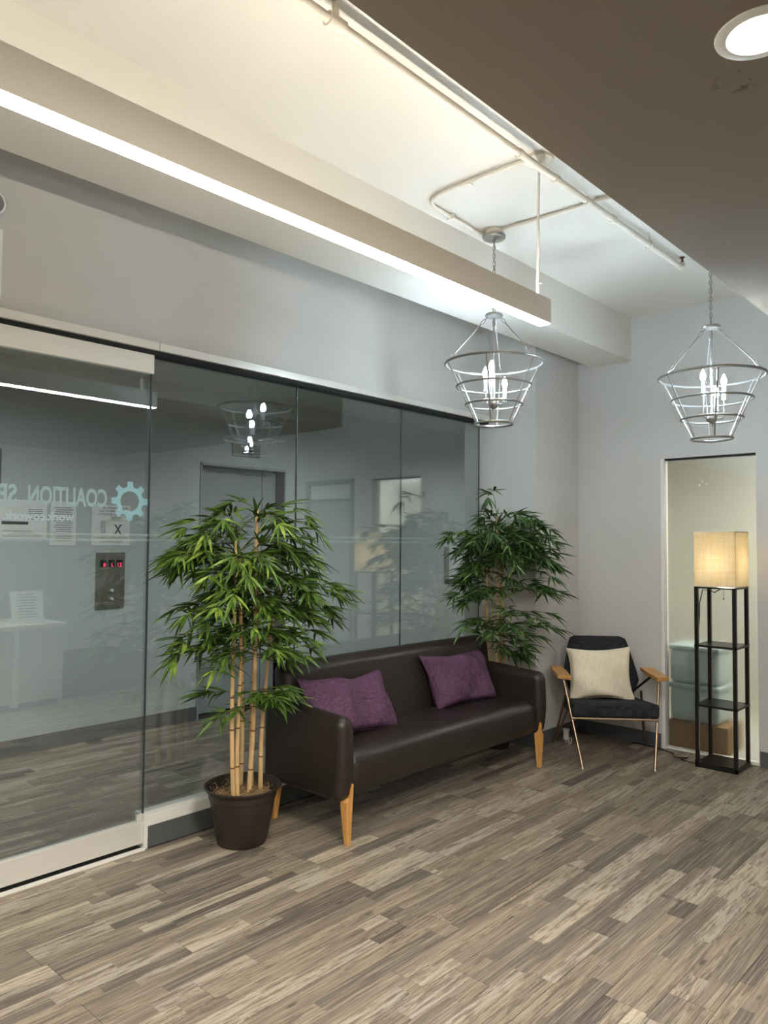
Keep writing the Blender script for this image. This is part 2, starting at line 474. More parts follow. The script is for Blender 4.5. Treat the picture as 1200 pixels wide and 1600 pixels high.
def thing(name, label, cat, loc=(0, 0, 0), rz=0, group=None):
    o = bpy.data.objects.new(name, None); C.objects.link(o); o.location = loc; o.rotation_euler = (0, 0, rz)
    o.empty_display_size = .1
    o['label'] = label; o['category'] = cat
    if group: o['group'] = group
    return o


def tag(o, label, cat, group=None):
    o['label'] = label; o['category'] = cat
    if group: o['group'] = group
    return o


def struct(o, label=None):
    o['kind'] = 'structure'
    if label: o['label'] = label
    return o


def sempty(name, label=None, loc=(0, 0, 0)):
    o = bpy.data.objects.new(name, None); C.objects.link(o); o.location = loc
    return struct(o, label)


def copy_tree(o, parent=None):
    c = o.copy(); C.objects.link(c)
    if parent: c.parent = parent
    for ch in list(o.children): copy_tree(ch, c)
    return c


def arc(p0, p1, p2, n=6):
    a, b, c = map(Vector, (p0, p1, p2))
    return [a * (1 - t) ** 2 + b * 2 * t * (1 - t) + c * t * t for t in [k / n for k in range(n + 1)]]


def text_geo(s, x0, x1, z0, z1, depth=.0008, bold=0):
    cu = bpy.data.curves.new('t', 'FONT'); cu.body = s; cu.size = 1; cu.extrude = 0; cu.resolution_u = 3; cu.offset = bold
    ob = bpy.data.objects.new('t', cu); C.objects.link(ob)
    bpy.context.view_layer.update()
    me = bpy.data.meshes.new_from_object(ob.evaluated_get(bpy.context.evaluated_depsgraph_get()))
    vs = [v.co.copy() for v in me.vertices]; fs = [tuple(p.vertices) for p in me.polygons]
    bpy.data.objects.remove(ob); bpy.data.curves.remove(cu); bpy.data.meshes.remove(me)
    a, b = min(v.x for v in vs), max(v.x for v in vs); c, d = min(v.y for v in vs), max(v.y for v in vs)
    return [(x0 + (v.x - a) / (b - a) * (x1 - x0), 0, z0 + (v.y - c) / (d - c) * (z1 - z0)) for v in vs], fs


def text_obj(s, x0, x1, z0, z1, y, mat, parent, name='lettering', bold=0):
    vs, fs = text_geo(s, x0, x1, z0, z1, bold=bold)
    mb = MB(); mb.add([(v[0], y, v[2]) for v in vs], fs)
    return mb.build(name, mat, parent)


# ------------------------------------------------------------------ room shell
CZ = 3.24; XW = 5.53; GY = 3.42; WY = 3.365
YF = -3.2; XL = -3.2
struct(MB().box((XL, YF, -.10), (XW + .1, 3.46, -.004)).build('floor', 'groove'), 'office floor of weathered grey-brown wood-look planks')
floor = bpy.data.objects['floor']
lobfloor = struct(MB().box((XL, 3.46, -.10), (9.2, 5.8, -.004)).build('lobby_floor', 'groove'), 'lobby floor planks seen through the glass wall')
random.seed(5)
PW, PL = .152, 1.22
pm = MB(); g = .0009
pm.box((-PL / 2 + g, -PW / 2 + g, -.004), (PL / 2 - g, PW / 2 - g, 0)); bmp = pm.mesh('plank', 'plank')


def lay(parent, x0, x1, y0, y1, ref_y, seed):
    random.seed(seed); k0 = math.ceil((y0 - ref_y) / PW - 1e-6) - 1; cnt = 0
    k = k0
    while True:
        ya = ref_y + k * PW; yb = ya + PW
        if ya >= y1 - 1e-6: break
        if yb <= y0 + 1e-6: k += 1; continue
        off = ROWS.get(k, None) if parent is floor else None
        if off is None: off = random.uniform(0, PL)
        x = x0 - PL + ((off - x0) % PL)
        while x < x1 - .01:
            a, b = max(x, x0), min(x + PL, x1); c, d = max(ya, y0), min(yb, y1)
            if b - a > .02 and d - c > .01:
                if b - a > PL - .001 and d - c > PW - .001:
                    o = bpy.data.objects.new('plank', bmp)
                else:
                    mb = MB(); cx, cy = x + PL / 2, (ya + yb) / 2
                    mb.box((a - cx + g, c - cy + g, -.004), (b - cx - g, d - cy - g, 0)); o = bpy.data.objects.new('plank', mb.mesh('plank', 'plank'))
                C.objects.link(o); o.parent = parent; o.location = (x + PL / 2, (ya + yb) / 2, 0); cnt += 1
            x += PL
        k += 1
    return cnt


# butt joints read off the photograph, keyed by row counted from y = .886
ROWS = {0: 2.557, 2: 3.25, 1: 3.62, 4: 3.40, 12: 1.20, 14: 1.623, 10: 2.83, 6: 2.42, 5: 2.02, 9: 1.19, 7: 2.285}
n1 = lay(floor, .0, XW, -.2, WY - .005, .886, 3)
n2 = lay(lobfloor, .9, 8.4, 3.48, 5.45, .886, 8)

# walls
def boxes(name, mat, bl, label=None):
    mb = MB()
    for a, b in bl: mb.box(a, b)
    return struct(mb.build(name, mat), label)


FL, FR, FT = 2.275, 1.612, 2.132      # frosted glass opening in the far wall
DL, DR, DT = 1.36, .62, 2.15           # closed door beside it, out of frame
boxes('wall_right', 'wall', [((XW, FL, 0), (XW + .12, 2.965, CZ)), ((XW, DL, 0), (XW + .12, FR, CZ)), ((XW, FR, FT), (XW + .12, FL, CZ)),
                             ((XW, DR, DT), (XW + .12, DL, CZ)), ((XW, YF, 0), (XW + .12, DR, CZ))], 'grey end wall with the frosted glass panel')
boxes('wall_column', 'wall', [((4.88, 2.95, 0), (5.65, 3.6, CZ))], 'grey boxed-out corner column at the end of the glass')
boxes('wall_left', 'wall', [((XL, WY, 2.482), (4.88, WY + .12, CZ))], 'grey wall above the glass partition')
boxes('wall_front', 'wall', [((XL, YF - .12, 0), (XW + .12, YF, CZ))], 'grey wall behind the camera')
boxes('wall_back', 'wall', [((XL - .12, YF - .12, 0), (XL, 5.9, CZ))], 'grey wall behind and left of the camera')
boxes('ceiling', 'white', [((XL - .12, YF - .12, CZ), (XW + .12, 3.6, CZ + .1))], 'cream upper ceiling')
struct(MB().box((XL, 2.503, 2.905), (XW, 2.83, CZ), 0).build('ceiling_beam', 'white'), 'boxed white ceiling beam along the glass wall')
struct(MB().box((XL, YF, 2.70), (XW, 1.168, CZ)).build('ceiling_soffit', 'soffit'), 'taupe dropped ceiling on the camera side')
# base boards
struct(MB().box((4.868, 2.942, 0), (5.53, 2.95, .105)).box((4.872, 2.95, 0), (4.88, 3.36, .105)).build('baseboard_column', 'base'), 'dark rubber base on the column')
struct(MB().box((5.522, 2.285, 0), (5.53, 2.942, .105)).build('baseboard_right', 'base'), 'dark rubber base left of the frosted panel')
struct(MB().box((5.522, 1.36, 0), (5.53, 1.604, .105)).build('baseboard_right', 'base'), 'dark rubber base right of the frosted panel')

# ---- header rail and sliding door, fixed glazing
trim = sempty('trim_1', 'aluminium header rail above the glass')
MB().box((XL, 3.352, 2.443), (1.992, 3.45, 2.484), .002).build('rail', 'alu', trim)
MB().box((1.994, 3.352, 2.443), (4.88, 3.45, 2.484), .002).build('rail', 'alu', trim)
MB().box((XL, 3.372, 2.424), (4.88, 3.45, 2.443)).build('shadow_gap', 'dark', trim)  # solid black strip stands in for the shade under the rail

win = sempty('window_1', 'fixed glass partition behind the sofa')
J = [1.972, 2.957, 3.905, 4.826]
for a, b in zip(J[:-1], J[1:]):
    MB().box((a + .003, GY, .158), (b - .003, GY + .010, 2.44)).build('glass_pane', 'glass', win)
for x in J[1:]:
    MB().box((x - .003, GY + .001, .158), (x + .003, GY + .009, 2.44)).build('joint_seal', 'seal', win)
MB().box((1.985, WY, .104), (4.88, 3.41, .158), .003).build('sill_rail', 'whitemetal', win)
MB().box((1.985, 3.411, .104), (4.88, 3.46, .160)).build('glazing_channel', 'alu', win)
MB().box((1.985, WY + .004, 0), (4.88, 3.45, .104)).build('kick_plate', 'base', win)
MB().box((1.967, WY - .004, 0), (1.984, 3.46, .163), .002).build('end_cap', 'whitemetal', win)
for a, b in zip(J[:-1], J[1:]):
    for z in (1.524, 1.498):
        MB().box((a + .003, GY - .0012, z - .0055), (b - .003, GY - .0002, z + .0055)).build('frosted_stripe', 'stripe', win)

door = sempty('door_1', 'sliding glass door at the left of the partition')
DX0, DX1 = .55, 1.975
MB().box((DX0, 3.378, 2.327), (DX1 + .004, 3.412, 2.423), .002).build('top_rail', 'alu', door)
MB().box((DX0, 3.378, .026), (DX1 - .008, 3.412, .133), .002).build('bottom_rail', 'alu', door)
MB().box((-.71, -.005, .12), (.71, .005, 2.34)).build('glass_pane', 'glass', door).matrix_local = Matrix.Translation(((DX0 + DX1 - .004) / 2, 3.395, 0)) @ Matrix.Rotation(math.radians(.9), 4, 'Z')
MB().box((DX1 - .004, 3.388, .12), (DX1, 3.402, 2.327)).build('edge_seal', 'seal', door)
MB().box((1.935, 3.380, .133), (1.962, 3.389, .168), .002).build('patch_fitting', 'alu', door)
for z in (1.524, 1.498):
    MB().box((DX0, 3.3788, z - .0055), (DX1 - .01, 3.3798, z + .0055)).build('frosted_stripe', 'stripe', door)
thr = sempty('trim_2', 'aluminium floor track of the sliding door')
MB().box((XL, 3.352, -.002), (1.966, 3.376, .010), .002).build('track', 'whitemetal', thr)
MB().box((XL, 3.376, -.002), (1.966, 3.43, .004)).build('track_channel', 'dark', thr)
MB().box((XL, 3.43, -.002), (1.966, 3.455, .008)).build('track', 'whitemetal', thr)

# lettering on the lobby side reads from the lobby, so it is mirrored from here
def mir_text(s, xa, xb, z0, z1, y, mat, bold=0):
    vs, fs = text_geo(s, 0, 1, z0, z1, bold=bold)
    MB().add([(xa + (xb - xa) * v[0], y, v[2]) for v in vs], [tuple(reversed(f)) for f in fs]).build('lettering', mat, door)


YL = 3.4115
mir_text('COALITION', 1.762, 1.392, 1.652, 1.740, YL, 'letter', .03)
mir_text('SPACE', 1.345, 1.105, 1.652, 1.740, YL, 'letter', .03)
mir_text('work.cowork.', 1.604, 1.288, 1.583, 1.622, YL, 'tagline', .03)
mir_text('network.', 1.278, 1.09, 1.583, 1.622, YL, 'tagline', .03)
# gear emblem with a speech-bubble notch
mb = MB(); cx, cz = 1.880, 1.688
prof = []
for k in range(8):
    a0 = k * PI / 4
    for da, rr in ((-.26, .071), (-.20, .078), (-.15, .097), (.15, .097), (.20, .078), (.26, .071)):
        prof.append((a0 + da, rr))
n_ = len(prof); vs = []
for a, rr in prof: vs.append((cx + rr * math.cos(a), YL, cz + rr * math.sin(a)))
for a, rr in prof:
    ri = .049
    if abs(((a - 4.02) + PI) % (2 * PI) - PI) < .14: ri = .062
    vs.append((cx + ri * math.cos(a), YL, cz + ri * math.sin(a)))
mb.add(vs, [(i, (i + 1) % n_, n_ + (i + 1) % n_, n_ + i) for i in range(n_)]); mb.build('gear_emblem', 'logo', door)

# ---- lobby beyond the glass
LY = 5.45
boxes('wall_lobby', 'lobby', [((XL, LY, 0), (3.655, LY + .12, 2.85)), ((3.655, LY, 2.14), (4.56, LY + .12, 2.85)), ((4.56, LY, 0), (9.2, LY + .12, 2.85)),
                              ((3.655, LY + .17, 0), (4.56, LY + .30, 2.3)), ((9.1, 3.4, 0), (9.25, 5.9, 2.85)), ((5.65, 3.45, 0), (9.2, 3.6, 2.85))], 'pale lobby wall beyond the glass')
boxes('ceiling_lobby', 'lobby', [((XL, 3.485, 2.78), (9.2, 5.8, 2.9))], 'lobby ceiling')
struct(MB().box((XL, LY - .008, 0), (3.64, LY, .112)).build('baseboard_lobby', 'base'), 'dark base of the lobby wall left of the elevator')
struct(MB().box((4.58, LY - .008, 0), (9.1, LY, .112)).build('baseboard_lobby', 'base'), 'dark base of the lobby wall right of the elevator')
ev = sempty('door_2', 'grey elevator door set back in the lobby wall')
MB().box((3.66, LY + .13, .01), (4.40, LY + .165, 2.135), .003).build('elevator_leaf', 'elev', ev)
MB().box((4.402, LY + .12, .01), (4.555, LY + .165, 2.135), .003).build('jamb_panel', 'elev', ev)
MB().box((3.64, LY - .012, 0), (3.656, LY + .12, 2.16)).box((4.56, LY - .012, 0), (4.576, LY + .12, 2.16)).box((3.64, LY - .012, 2.14), (4.576, LY + .12, 2.16)).build('door_frame', 'elev', ev)
ind = thing('floor_indicator', 'dark bronze floor indicator plate above the elevator door', 'indicator plate', (4.11, LY, 2.30))
MB().box((-.15, -.022, -.055), (.15, 0, .055), .004).build('plate', 'steel', ind)
MB().box((-.06, -.025, -.03), (.06, -.0221, .03)).build('display', 'dark', ind)

pan = thing('elevator_call_panel', 'brushed steel elevator call panel with three red number displays', 'call panel', (2.85, LY, 0))
MB().box((-.115, -.012, .972), (.118, 0, 1.403), .003).build('plate', 'steel', pan)
for i, (xc, s_) in enumerate(((-.060, '8'), (.006, 'L'), (.070, '12'))):
    d = MB().box((xc - .024, -.0145, 1.292), (xc + .024, -.0121, 1.345)).build('display', 'dark', pan)
    if s_ == '12': text_obj('12', xc - .014, xc + .020, 1.294, 1.322, -.0152, 'red', d, 'digits', .01)
    elif s_ == '8': text_obj('8', xc + .000, xc + .018, 1.294, 1.322, -.0152, 'red', d, 'digits', .01)
    else: text_obj('L', xc + .000, xc + .014, 1.294, 1.322, -.0152, 'red', d, 'digits', .01)
    text_obj('CAR %d' % (i + 1), xc - .018, xc + .020, 1.352, 1.361, -.0128, 'ink', pan)
for z in (1.108, 1.046):
    b = MB().lathe([(.018, 0), (.018, .010), (.014, .013)], n=20).build('button_ring', 'silver', pan, True)
    b.rotation_euler = (PI / 2, 0, 0); b.location = (.012, -.012, z)
    MB().lathe([(.009, 0), (.009, .006), (.006, .009)], (0, 0, .010), n=14).build('button', 'plastic', b, True)
for x in (-.09, .09): MB().lathe([(.004, 0), (.003, .003)], n=8).build('screw', 'silver', pan).matrix_local = Matrix.Translation((x, -.012, .99)) @ Matrix.Rotation(PI / 2, 4, 'X')


def poster(label, x0, x1, z0, z1, lines, texts=(), cross=None, name='notice'):
    p = thing(name, label, 'notice', (x0, LY - .004, z0))
    W, H = x1 - x0, z1 - z0
    MB().box((0, 0, 0), (W, .002, H)).build('sheet', 'paper', p)
    mb = MB()
    for a, b, z, t in lines: mb.box((a * W, -.0009, z * H), (b * W, -.0003, (z + t) * H))
    if lines: mb.build('printed_lines', 'greyink', p)['kind'] = 'stuff'
    for s_, a, b, c, d in texts: text_obj(s_, a * W, b * W, c * H, d * H, -.001, 'ink', p)
    if cross:
        a, b, c, d = cross; mb = MB(); t = .022
        for (xa, xb) in ((a, b), (b, a)):
            mb.add([((xa - t) * W, -.001, c * H), ((xa + t) * W, -.001, c * H), ((xb + t) * W, -.001, d * H), ((xb - t) * W, -.001, d * H)], [(0, 1, 2, 3)])
        mb.build('printed_cross', 'ink', p)
    return p


poster('white fire notice with a large X above the steel call panel', 2.695, 3.006, 1.455, 1.765,
       [(.22, .36, .30 + k * .035, .016) for k in range(9)] + [(.5, .78, .62 + k * .035, .014) for k in range(3)],
       [('IN CASE OF FIRE', .28, .94, .90, .95), ('USE STAIRS UNLESS', .18, .92, .82, .87), ('OTHERWISE INSTRUCTED', .16, .95, .74, .79),
        ('NO SMOKING IN ELEVATORS', .08, .92, .17, .21), ('NO FIRE DEPT', .22, .80, .07, .11)], (.60, .76, .28, .52))
poster('white text-only notice second from the left of the lobby papers', 2.385, 2.575, 1.455, 1.775,
       [(.14 + .04 * (k % 3), .86 - .05 * (k % 2), .10 + k * .05, .02) for k in range(16)])
poster('wide lobby sheet with a dark banner line at the far left of the papers', 2.03, 2.36, 1.50, 1.775,
       [(.08 + .1 * (k % 3), .9 - .07 * (k % 4), .06 + k * .045, .018) for k in range(4)] + [(.6, .9, .5 + k * .05, .02) for k in range(6)],
       [], None)
MB().box((0.02, -.0012, .10), (.20, -.0004, .122)).build('banner_line', 'ink', bpy.data.objects['notice.002'])
scr = thing('wall_sign', 'dark narrow sign high on the lobby wall at the left edge', 'sign', (1.80, LY, 1.85))
MB().box((-.22, -.02, -.05), (.235, 0, .27), .004).build('sign_board', 'base', scr)
bx = thing('wall_box', 'small white electrical box on the lobby wall behind the far bamboo', 'electrical box', (7.22, LY, 1.26))
MB().box((-.22, -.07, -.19), (.24, 0, .19), .006).build('housing', 'plastic', bx)
MB().box((-.20, -.078, -.15), (.22, -.0701, .17), .003).build('cover', 'plastic', bx)

# ---- frosted panel and store room
win2 = sempty('window_2', 'tall frosted glass panel in the end wall')
MB().box((5.565, FR + .004, .03), (5.573, FL - .026, FT - .006)).build('frosted_pane', 'frost', win2)
MB().box((5.530 - .003, FL - .024, 0), (5.60, FL, FT)).build('side_jamb', 'whitemetal', win2)
MB().box((5.545, FR, FT - .012), (5.60, FL - .024, FT)).build('head_gap', 'dark', win2)
MB().box((5.545, FR, 0), (5.60, FL - .024, .016)).build('bottom_track', 'whitemetal', win2)
for y, z in ((1.985, 1.955), (1.955, 1.935), (2.003, 1.928)):
    MB().lathe([(.006, -.001), (.006, .003), (.004, .0045)], n=10).build('fixing_dot', 'cable', win2).matrix_local = Matrix.Translation((5.5645, y, z)) @ Matrix.Rotation(-PI / 2, 4, 'Y')
boxes('wall_storeroom', 'store', [((5.65, .9, 0), (5.66, 1.40, 2.5)), ((7.2, .9, 0), (7.3, 3.0, 2.5)), ((5.66, .8, 0), (7.3, .9, 2.5)), ((5.66, 2.94, 0), (7.3, 3.0, 2.5)),
                                  ((5.65, .8, 2.45), (7.3, 3.0, 2.5)), ((5.65, .8, -.1), (7.3, 3.0, -.001))], 'cream store room behind the frosted glass')
b1 = thing('cardboard_box', 'brown cardboard box on the floor behind the frosted glass', 'box', (5.78, 2.06, 0))
MB().box((-.17, -.22, 0), (.17, .22, .20), .004).build('carton', 'card', b1)
MB().box((-.172, -.03, .199), (.172, .03, .2015)).build('packing_tape', 'cream', b1)
for k, (z0, z1, lb) in enumerate(((.203, .475, 'pale storage bin resting on the cardboard box behind frosted glass'), (.482, .755, 'upper pale storage bin stacked on the other bin'))):
    b = thing('storage_bin', lb, 'storage bin', (5.77, 2.075, z0), group='pale bins behind the frosted glass')
    MB().rbox((-.15, -.17, 0), (.15, .18, z1 - z0 - .03), .03, (2, 2, 2)).build('tub', 'bin', b, True)
    MB().rbox((-.16, -.18, z1 - z0 - .035), (.16, .19, z1 - z0), .012, (2, 2, 1)).build('lid', 'bin', b, True)
# closed door beside it (seen as a reflection in the glass)
d3 = sempty('door_3', 'grey door with a transom in the end wall beyond the frame')
MB().box((5.55, DR + .05, 0), (5.59, DL - .05, 1.92), .003).build('door_leaf', 'elev', d3)
MB().box((5.55, DR + .05, 1.95), (5.57, DL - .05, 2.10), .003).build('transom_panel', 'whitemetal', d3)
MB().box((5.515, DR, 0), (5.64, DR + .05, DT)).box((5.515, DL - .05, 0), (5.64, DL, DT)).box((5.515, DR, 2.10), (5.64, DL, DT)).box((5.54, DR, 1.92), (5.60, DL, 1.95)).build('door_frame', 'base', d3)
hd = MB().tube([(5.55, .72, 1.0), (5.50, .72, 1.0), (5.50, .83, 1.0)], .009).build('door_handle', 'silver', d3, True)

# ------------------------------------------------------------------ linear light
ll = thing('linear_light', 'long cream suspended linear light glowing along its underside', 'light fixture', (0, 1.76, 0))
Y0, Y1 = -.033, .029
MB().box((-1.6, Y0, 2.490), (2.99, Y1, 2.600), .0015).box((-1.6, Y1 - .002, 2.599), (2.99, Y1, 2.609)).build('housing', 'fixture', ll)  # thin top lip added to keep the uplight tube out of the glass reflection
MB().box((-1.598, Y0 + .003, 2.4865), (2.987, Y1 - .003, 2.4895)).build('diffuser', 'down', ll)
MB().tube([(-1.59, .002, 2.6075), (2.975, .002, 2.6075)], .0072, 8).build('uplight_tube', 'up', ll)
for x in (2.93, -1.2):
    MB().tube([(x, 0, 2.60), (x - .002, 0, 2.68), (x + .006, 0, 2.80), (x + .002, 0, 2.95), (x + .01, 0, 3.225)], .0065).tube([(x - .008, 0, 2.668), (x + .016, -.01, 2.668)], .003).build('hanging_cable', 'cable', ll, True)
    MB().lathe([(.066, .0), (.066, -.012), (.045, -.028), (.012, -.03)][::-1], (x + .01, 0, 3.239)).build('ceiling_rose', 'pipe', ll, True)

# ------------------------------------------------------------------ ceiling pipe and conduits
pp = thing('sprinkler_pipe', 'white painted sprinkler pipe running under the upper ceiling', 'pipe', (0, 1.728, 3.17))
MB().tube([(XL + .02, 0, 0), (4.50, 0, 0)], .0165, 12).build('pipe', 'pipe', pp, True)
for x, l_ in ((3.02, .03), (3.32, .03), (3.60, .03), (2.72, .02)):
    MB().tube([(x, 0, 0), (x + l_, 0, 0)], .0205, 12).build('coupling', 'pipe', pp, True)
MB().tube([(1.60, 0, 0), (1.67, 0, 0)], .024, 12).tube([(1.635, 0, 0), (1.635, 0, .068)], .012).build('tee', 'pipe', pp, True)
MB().tube([(4.06 + .0, .022 * math.cos(t), .022 * math.sin(t)) for t in [k * 2 * PI / 14 for k in range(14)]], .0045, 6, closed=True).tube([(4.06, 0, .022), (4.06, 0, .07)], .004).build('hanger_ring', 'pipe', pp, True)
MB().tube([(4.50, 0, 0)] + arc((4.50, 0, 0), (4.545, 0, 0), (4.545, 0, .03), 5)[1:], .020, 12).build('elbow', 'pipe', pp, True)
MB().lathe([(.012, 0), (.009, .012), (.006, .02), (.006, .034), (.015, .036), (.015, .040)], (4.545, 0, .028), 12).build('sprinkler_head', 'rust', pp, True)

cz = 3.225
cdt = thing('ceiling_conduit', 'white conduit bending across the ceiling to the canopy', 'conduit', (0, 0, 0), group='white ceiling conduits')
pts = [(2.885, 1.76, cz), (2.885, 2.05, cz), (2.885, 2.22, cz)] + [tuple(p) for p in arc((2.885, 2.22, cz), (2.885, 2.405, cz), (3.02, 2.405, cz), 8)][1:] + [(3.12, 2.412, cz), (3.27, 2.412, cz), (3.36, 2.425, cz), (3.445, 2.425, cz)]
MB().tube(pts, .0105, 8).build('conduit_pipe', 'pipe', cdt, True)
for p in ((3.14, 2.412), ): MB().box((p[0] - .008, p[1] - .022, cz - .013), (p[0] + .008, p[1] + .022, CZ)).build('pipe_clip', 'pipe', cdt)
MB().box((2.877, 2.10, cz - .013), (2.893 + .012, 2.115, CZ)).build('pipe_clip', 'pipe', cdt)
cdt2 = thing('ceiling_conduit', 'white conduit from the canopy towards the dropped ceiling', 'conduit', (0, 0, 0), group='white ceiling conduits')
MB().tube([(3.478, 2.37, cz), (3.462, 2.29, cz), (3.46, 2.22, cz), (3.472, 2.05, cz), (3.476, 1.80, cz), (3.474, 1.69, cz), (3.47, 1.2, cz)], .0105, 8).build('conduit_pipe', 'pipe', cdt2, True)
MB().box((3.45, 1.60, cz - .014), (3.50, 1.625, CZ)).build('pipe_clip', 'pipe', cdt2)

# ------------------------------------------------------------------ downlight
dl = thing('downlight', 'round recessed downlight glowing in the taupe ceiling', 'light fixture', (1.863, .523, 2.70))
MB().lathe([(.070, -.001), (.073, -.006), (.090, -.007), (.098, -.003), (.099, 0)], n=40, cap=False).build('trim_ring', 'whitemetal', dl, True)
MB().lathe([(.0005, -.004), (.071, -.004)], n=40, cap=False).build('lens', 'spot', dl, True)

# ------------------------------------------------------------------ chandeliers
def make_chandelier(label, X, Y, zr, chain_top, bulbs):
    # zr: height of the top ring; all below is relative to it
    t = thing('cage_chandelier', label, 'chandelier', (X, Y, zr), rz=.25, group='silver cage chandeliers')
    rings = ((.268, 0, .0075), (.205, -.125, .0062), (.155, -.228, .0062), (.103, -.335, .0075))
    for r, z, tr in rings:
        MB().tube([(r * math.cos(a), r * math.sin(a), z) for a in [k * 2 * PI / 48 for k in range(48)]], tr, 8, closed=True).build('cage_ring', 'silver', t, True)
    for k in range(6):
        a = k * PI / 3 + .2
        MB().tube([(r * math.cos(a), r * math.sin(a), z) for r, z, _ in rings], .0045, 6).build('cage_bar', 'silver', t, True)
    ht = .262
    MB().lathe([(.006, .028), (.014, .024), (.045, .016), (.050, .008), (.048, .0), (.012, -.008)][::-1], (0, 0, ht)).build('top_cap', 'silver', t, True)
    MB().tube([(.018 * math.cos(a), 0, ht + .045 + .018 * math.sin(a)) for a in [k * 2 * PI / 16 for k in range(16)]], .0035, 6, closed=True).build('hanging_loop', 'silver', t, True)
    MB().tube([(0, 0, ht), (0, 0, -.225)], .0062, 8).tube([(0, 0, ht - .02), (0, 0, ht - .055)], .009, 8).build('center_rod', 'silver', t, True)
    for k in range(3):
        a = k * 2 * PI / 3 + .2 + PI / 3 * 0
        c_, s_ = math.cos(a), math.sin(a)
        P0 = Vector((.038 * c_, .038 * s_, ht - .004)); P1 = Vector((.264 * c_, .264 * s_, .004))
        d = (P1 - P0); side = Vector((-s_, c_, 0))
        mb = MB().tube([P0 + d * .17, P0 + d * .83], .0036, 6)

        def link(m0, m1, ax):
            c0, c1 = P0 + d * m0, P0 + d * m1; pts = []
            for q in range(12):
                u = q * 2 * PI / 12; pts.append((c0 + c1) / 2 + (c1 - c0) / 2 * math.cos(u) + ax * .0075 * math.sin(u))
            mb.tube(pts, .0018, 5, closed=True)
        nrm = d.normalized().cross(side)
        link(0, .07, side); link(.055, .18, nrm); link(.82, .93, nrm); link(.92, 1.0, side)
        mb.build('stay_rod', 'silver', t, True)
    zb = -.225
    MB().lathe([(.004, -.045), (.006, -.038), (.004, -.03), (.012, -.027), (.027, -.012), (.031, .003), (.027, .018), (.014, .026), (.006, .028)], (0, 0, zb)).build('hub', 'silver', t, True)
    for deg, bz in bulbs:
        a = math.radians(deg - 47.5) - .25; c_, s_ = math.cos(a), math.sin(a); q_ = .062; zs = bz - .105
        pts = [(c_ * r, s_ * r, z) for r, z in ((.02, zb), (.040, zb - .004), (.054, zb + .002), (.061, zb + .014), (q_, zb + .03), (q_, max(zb + .035, zs + .002)))]
        MB().tube(pts, .0042, 6).build('candle_arm', 'silver', t, True)
        cn = MB().lathe([(.011, 0), (.013, .004), (.010, .008), (.010, .075), (.008, .078)], (c_ * q_, s_ * q_, zs), 12).build('candle_sleeve', 'candle', t, True)
        MB().lathe([(.006, 0), (.012, .012), (.0145, .024), (.012, .038), (.006, .052), (.002, .062)], (c_ * q_, s_ * q_, zs + .077), 12).build('bulb', 'bulb', cn, True)
    # chain up to the canopy
    top = chain_top - zr; z = ht + .060; mb = MB(); k = 0
    while z < top - .012:
        ax = Vector((1, 0, 0)) if k % 2 else Vector((0, 1, 0))
        fr = (z - ht) / max(.01, top - ht)
        o_ = Vector((0, 0, 0))
        mb.tube([o_ + Vector((0, 0, z + .013)) + Vector((0, 0, 1)) * .014 * math.cos(q * 2 * PI / 12) + ax * .0075 * math.sin(q * 2 * PI / 12) for q in range(12)], .0022, 5, closed=True)
        z += .0225; k += 1
    mb.build('chain', 'silver', t, True)
    MB().tube([(.004, .004, ht + .03), (.008, -.004, (ht + top) / 2), (0, 0, top)], .002, 5).build('power_cable', 'silver', t, True)
    MB().lathe([(.006, -.022), (.010, -.018), (.060, -.014), (.064, -.009), (.064, .004), (.050, .006)], (0, 0, top), 28).build('canopy', 'silver', t, True)
    MB().lathe([(.044, .006), (.046, .010), (.046, CZ - zr - top - .001)], (0, 0, top), 24).build('ceiling_box', 'pipe', t, True)
    return t


make_chandelier('silver cage chandelier hanging behind the linear light', 3.465, 2.36, 2.490, 3.205, ((95, -.002), (215, -.061), (335, -.113)))
make_chandelier('silver cage chandelier near the frosted panel, at the right', 4.17, 1.435, 2.402, 3.205, ((205, .0), (328, -.026), (268, -.095)))

# ------------------------------------------------------------------ emergency light (cut by the left edge)
em = thing('emergency_light', 'round emergency light head high on the left wall', 'emergency light', (1.165, WY, 2.90))
MB().lathe([(.02, 0), (.035, .02), (.052, .05), (.056, .07), (.050, .074)], n=24).build('lamp_head', 'plastic', em, True).matrix_local = Matrix.Translation((0, -.005, 0)) @ Matrix.Rotation(PI / 2, 4, 'X')
MB().lathe([(.0005, .0), (.047, .001)], n=24, cap=False).build('lens', 'silver', em, True).matrix_local = Matrix.Translation((0, -.0802, 0)) @ Matrix.Rotation(PI / 2, 4, 'X')
cc = thing('cable_cover', 'white vertical cable cover under the emergency light', 'cable cover', (1.236, WY, 2.55))
MB().box((-.06, -.012, -.03), (0, 0, .27), .002).build('cover', 'whitemetal', cc)

# ------------------------------------------------------------------ sofa
sf = thing('sofa', 'dark brown leather sofa with light wood legs along the glass wall', 'sofa', (3.58, 2.96, 0))
ox, oy = 3.58, 2.96


def L(x, y, z): return (x - ox, y - oy, z)


def armwarp(sgn):
    def w_(p):
        x, y, z = p
        ty = (y - (2.66 - oy)) / .62
        if z > .45: z += ty * .045 * (z - .45) / .18
        # slightly pinched bottom, curved front
        y += .025 * ((.42 - z) / .2) ** 2 * (1 - ty) if z < .42 else .012 * ((z - .42) / .2) ** 2 * (1 - ty)
        x += sgn * (-.006) * math.sin(PI * min(1, max(0, ty)))
        z += .012 * (1 - min(1, abs(x - (sgn * .93)) / .06)) * (1 if z > .5 else 0)
        return (x, y, z)
    return w_


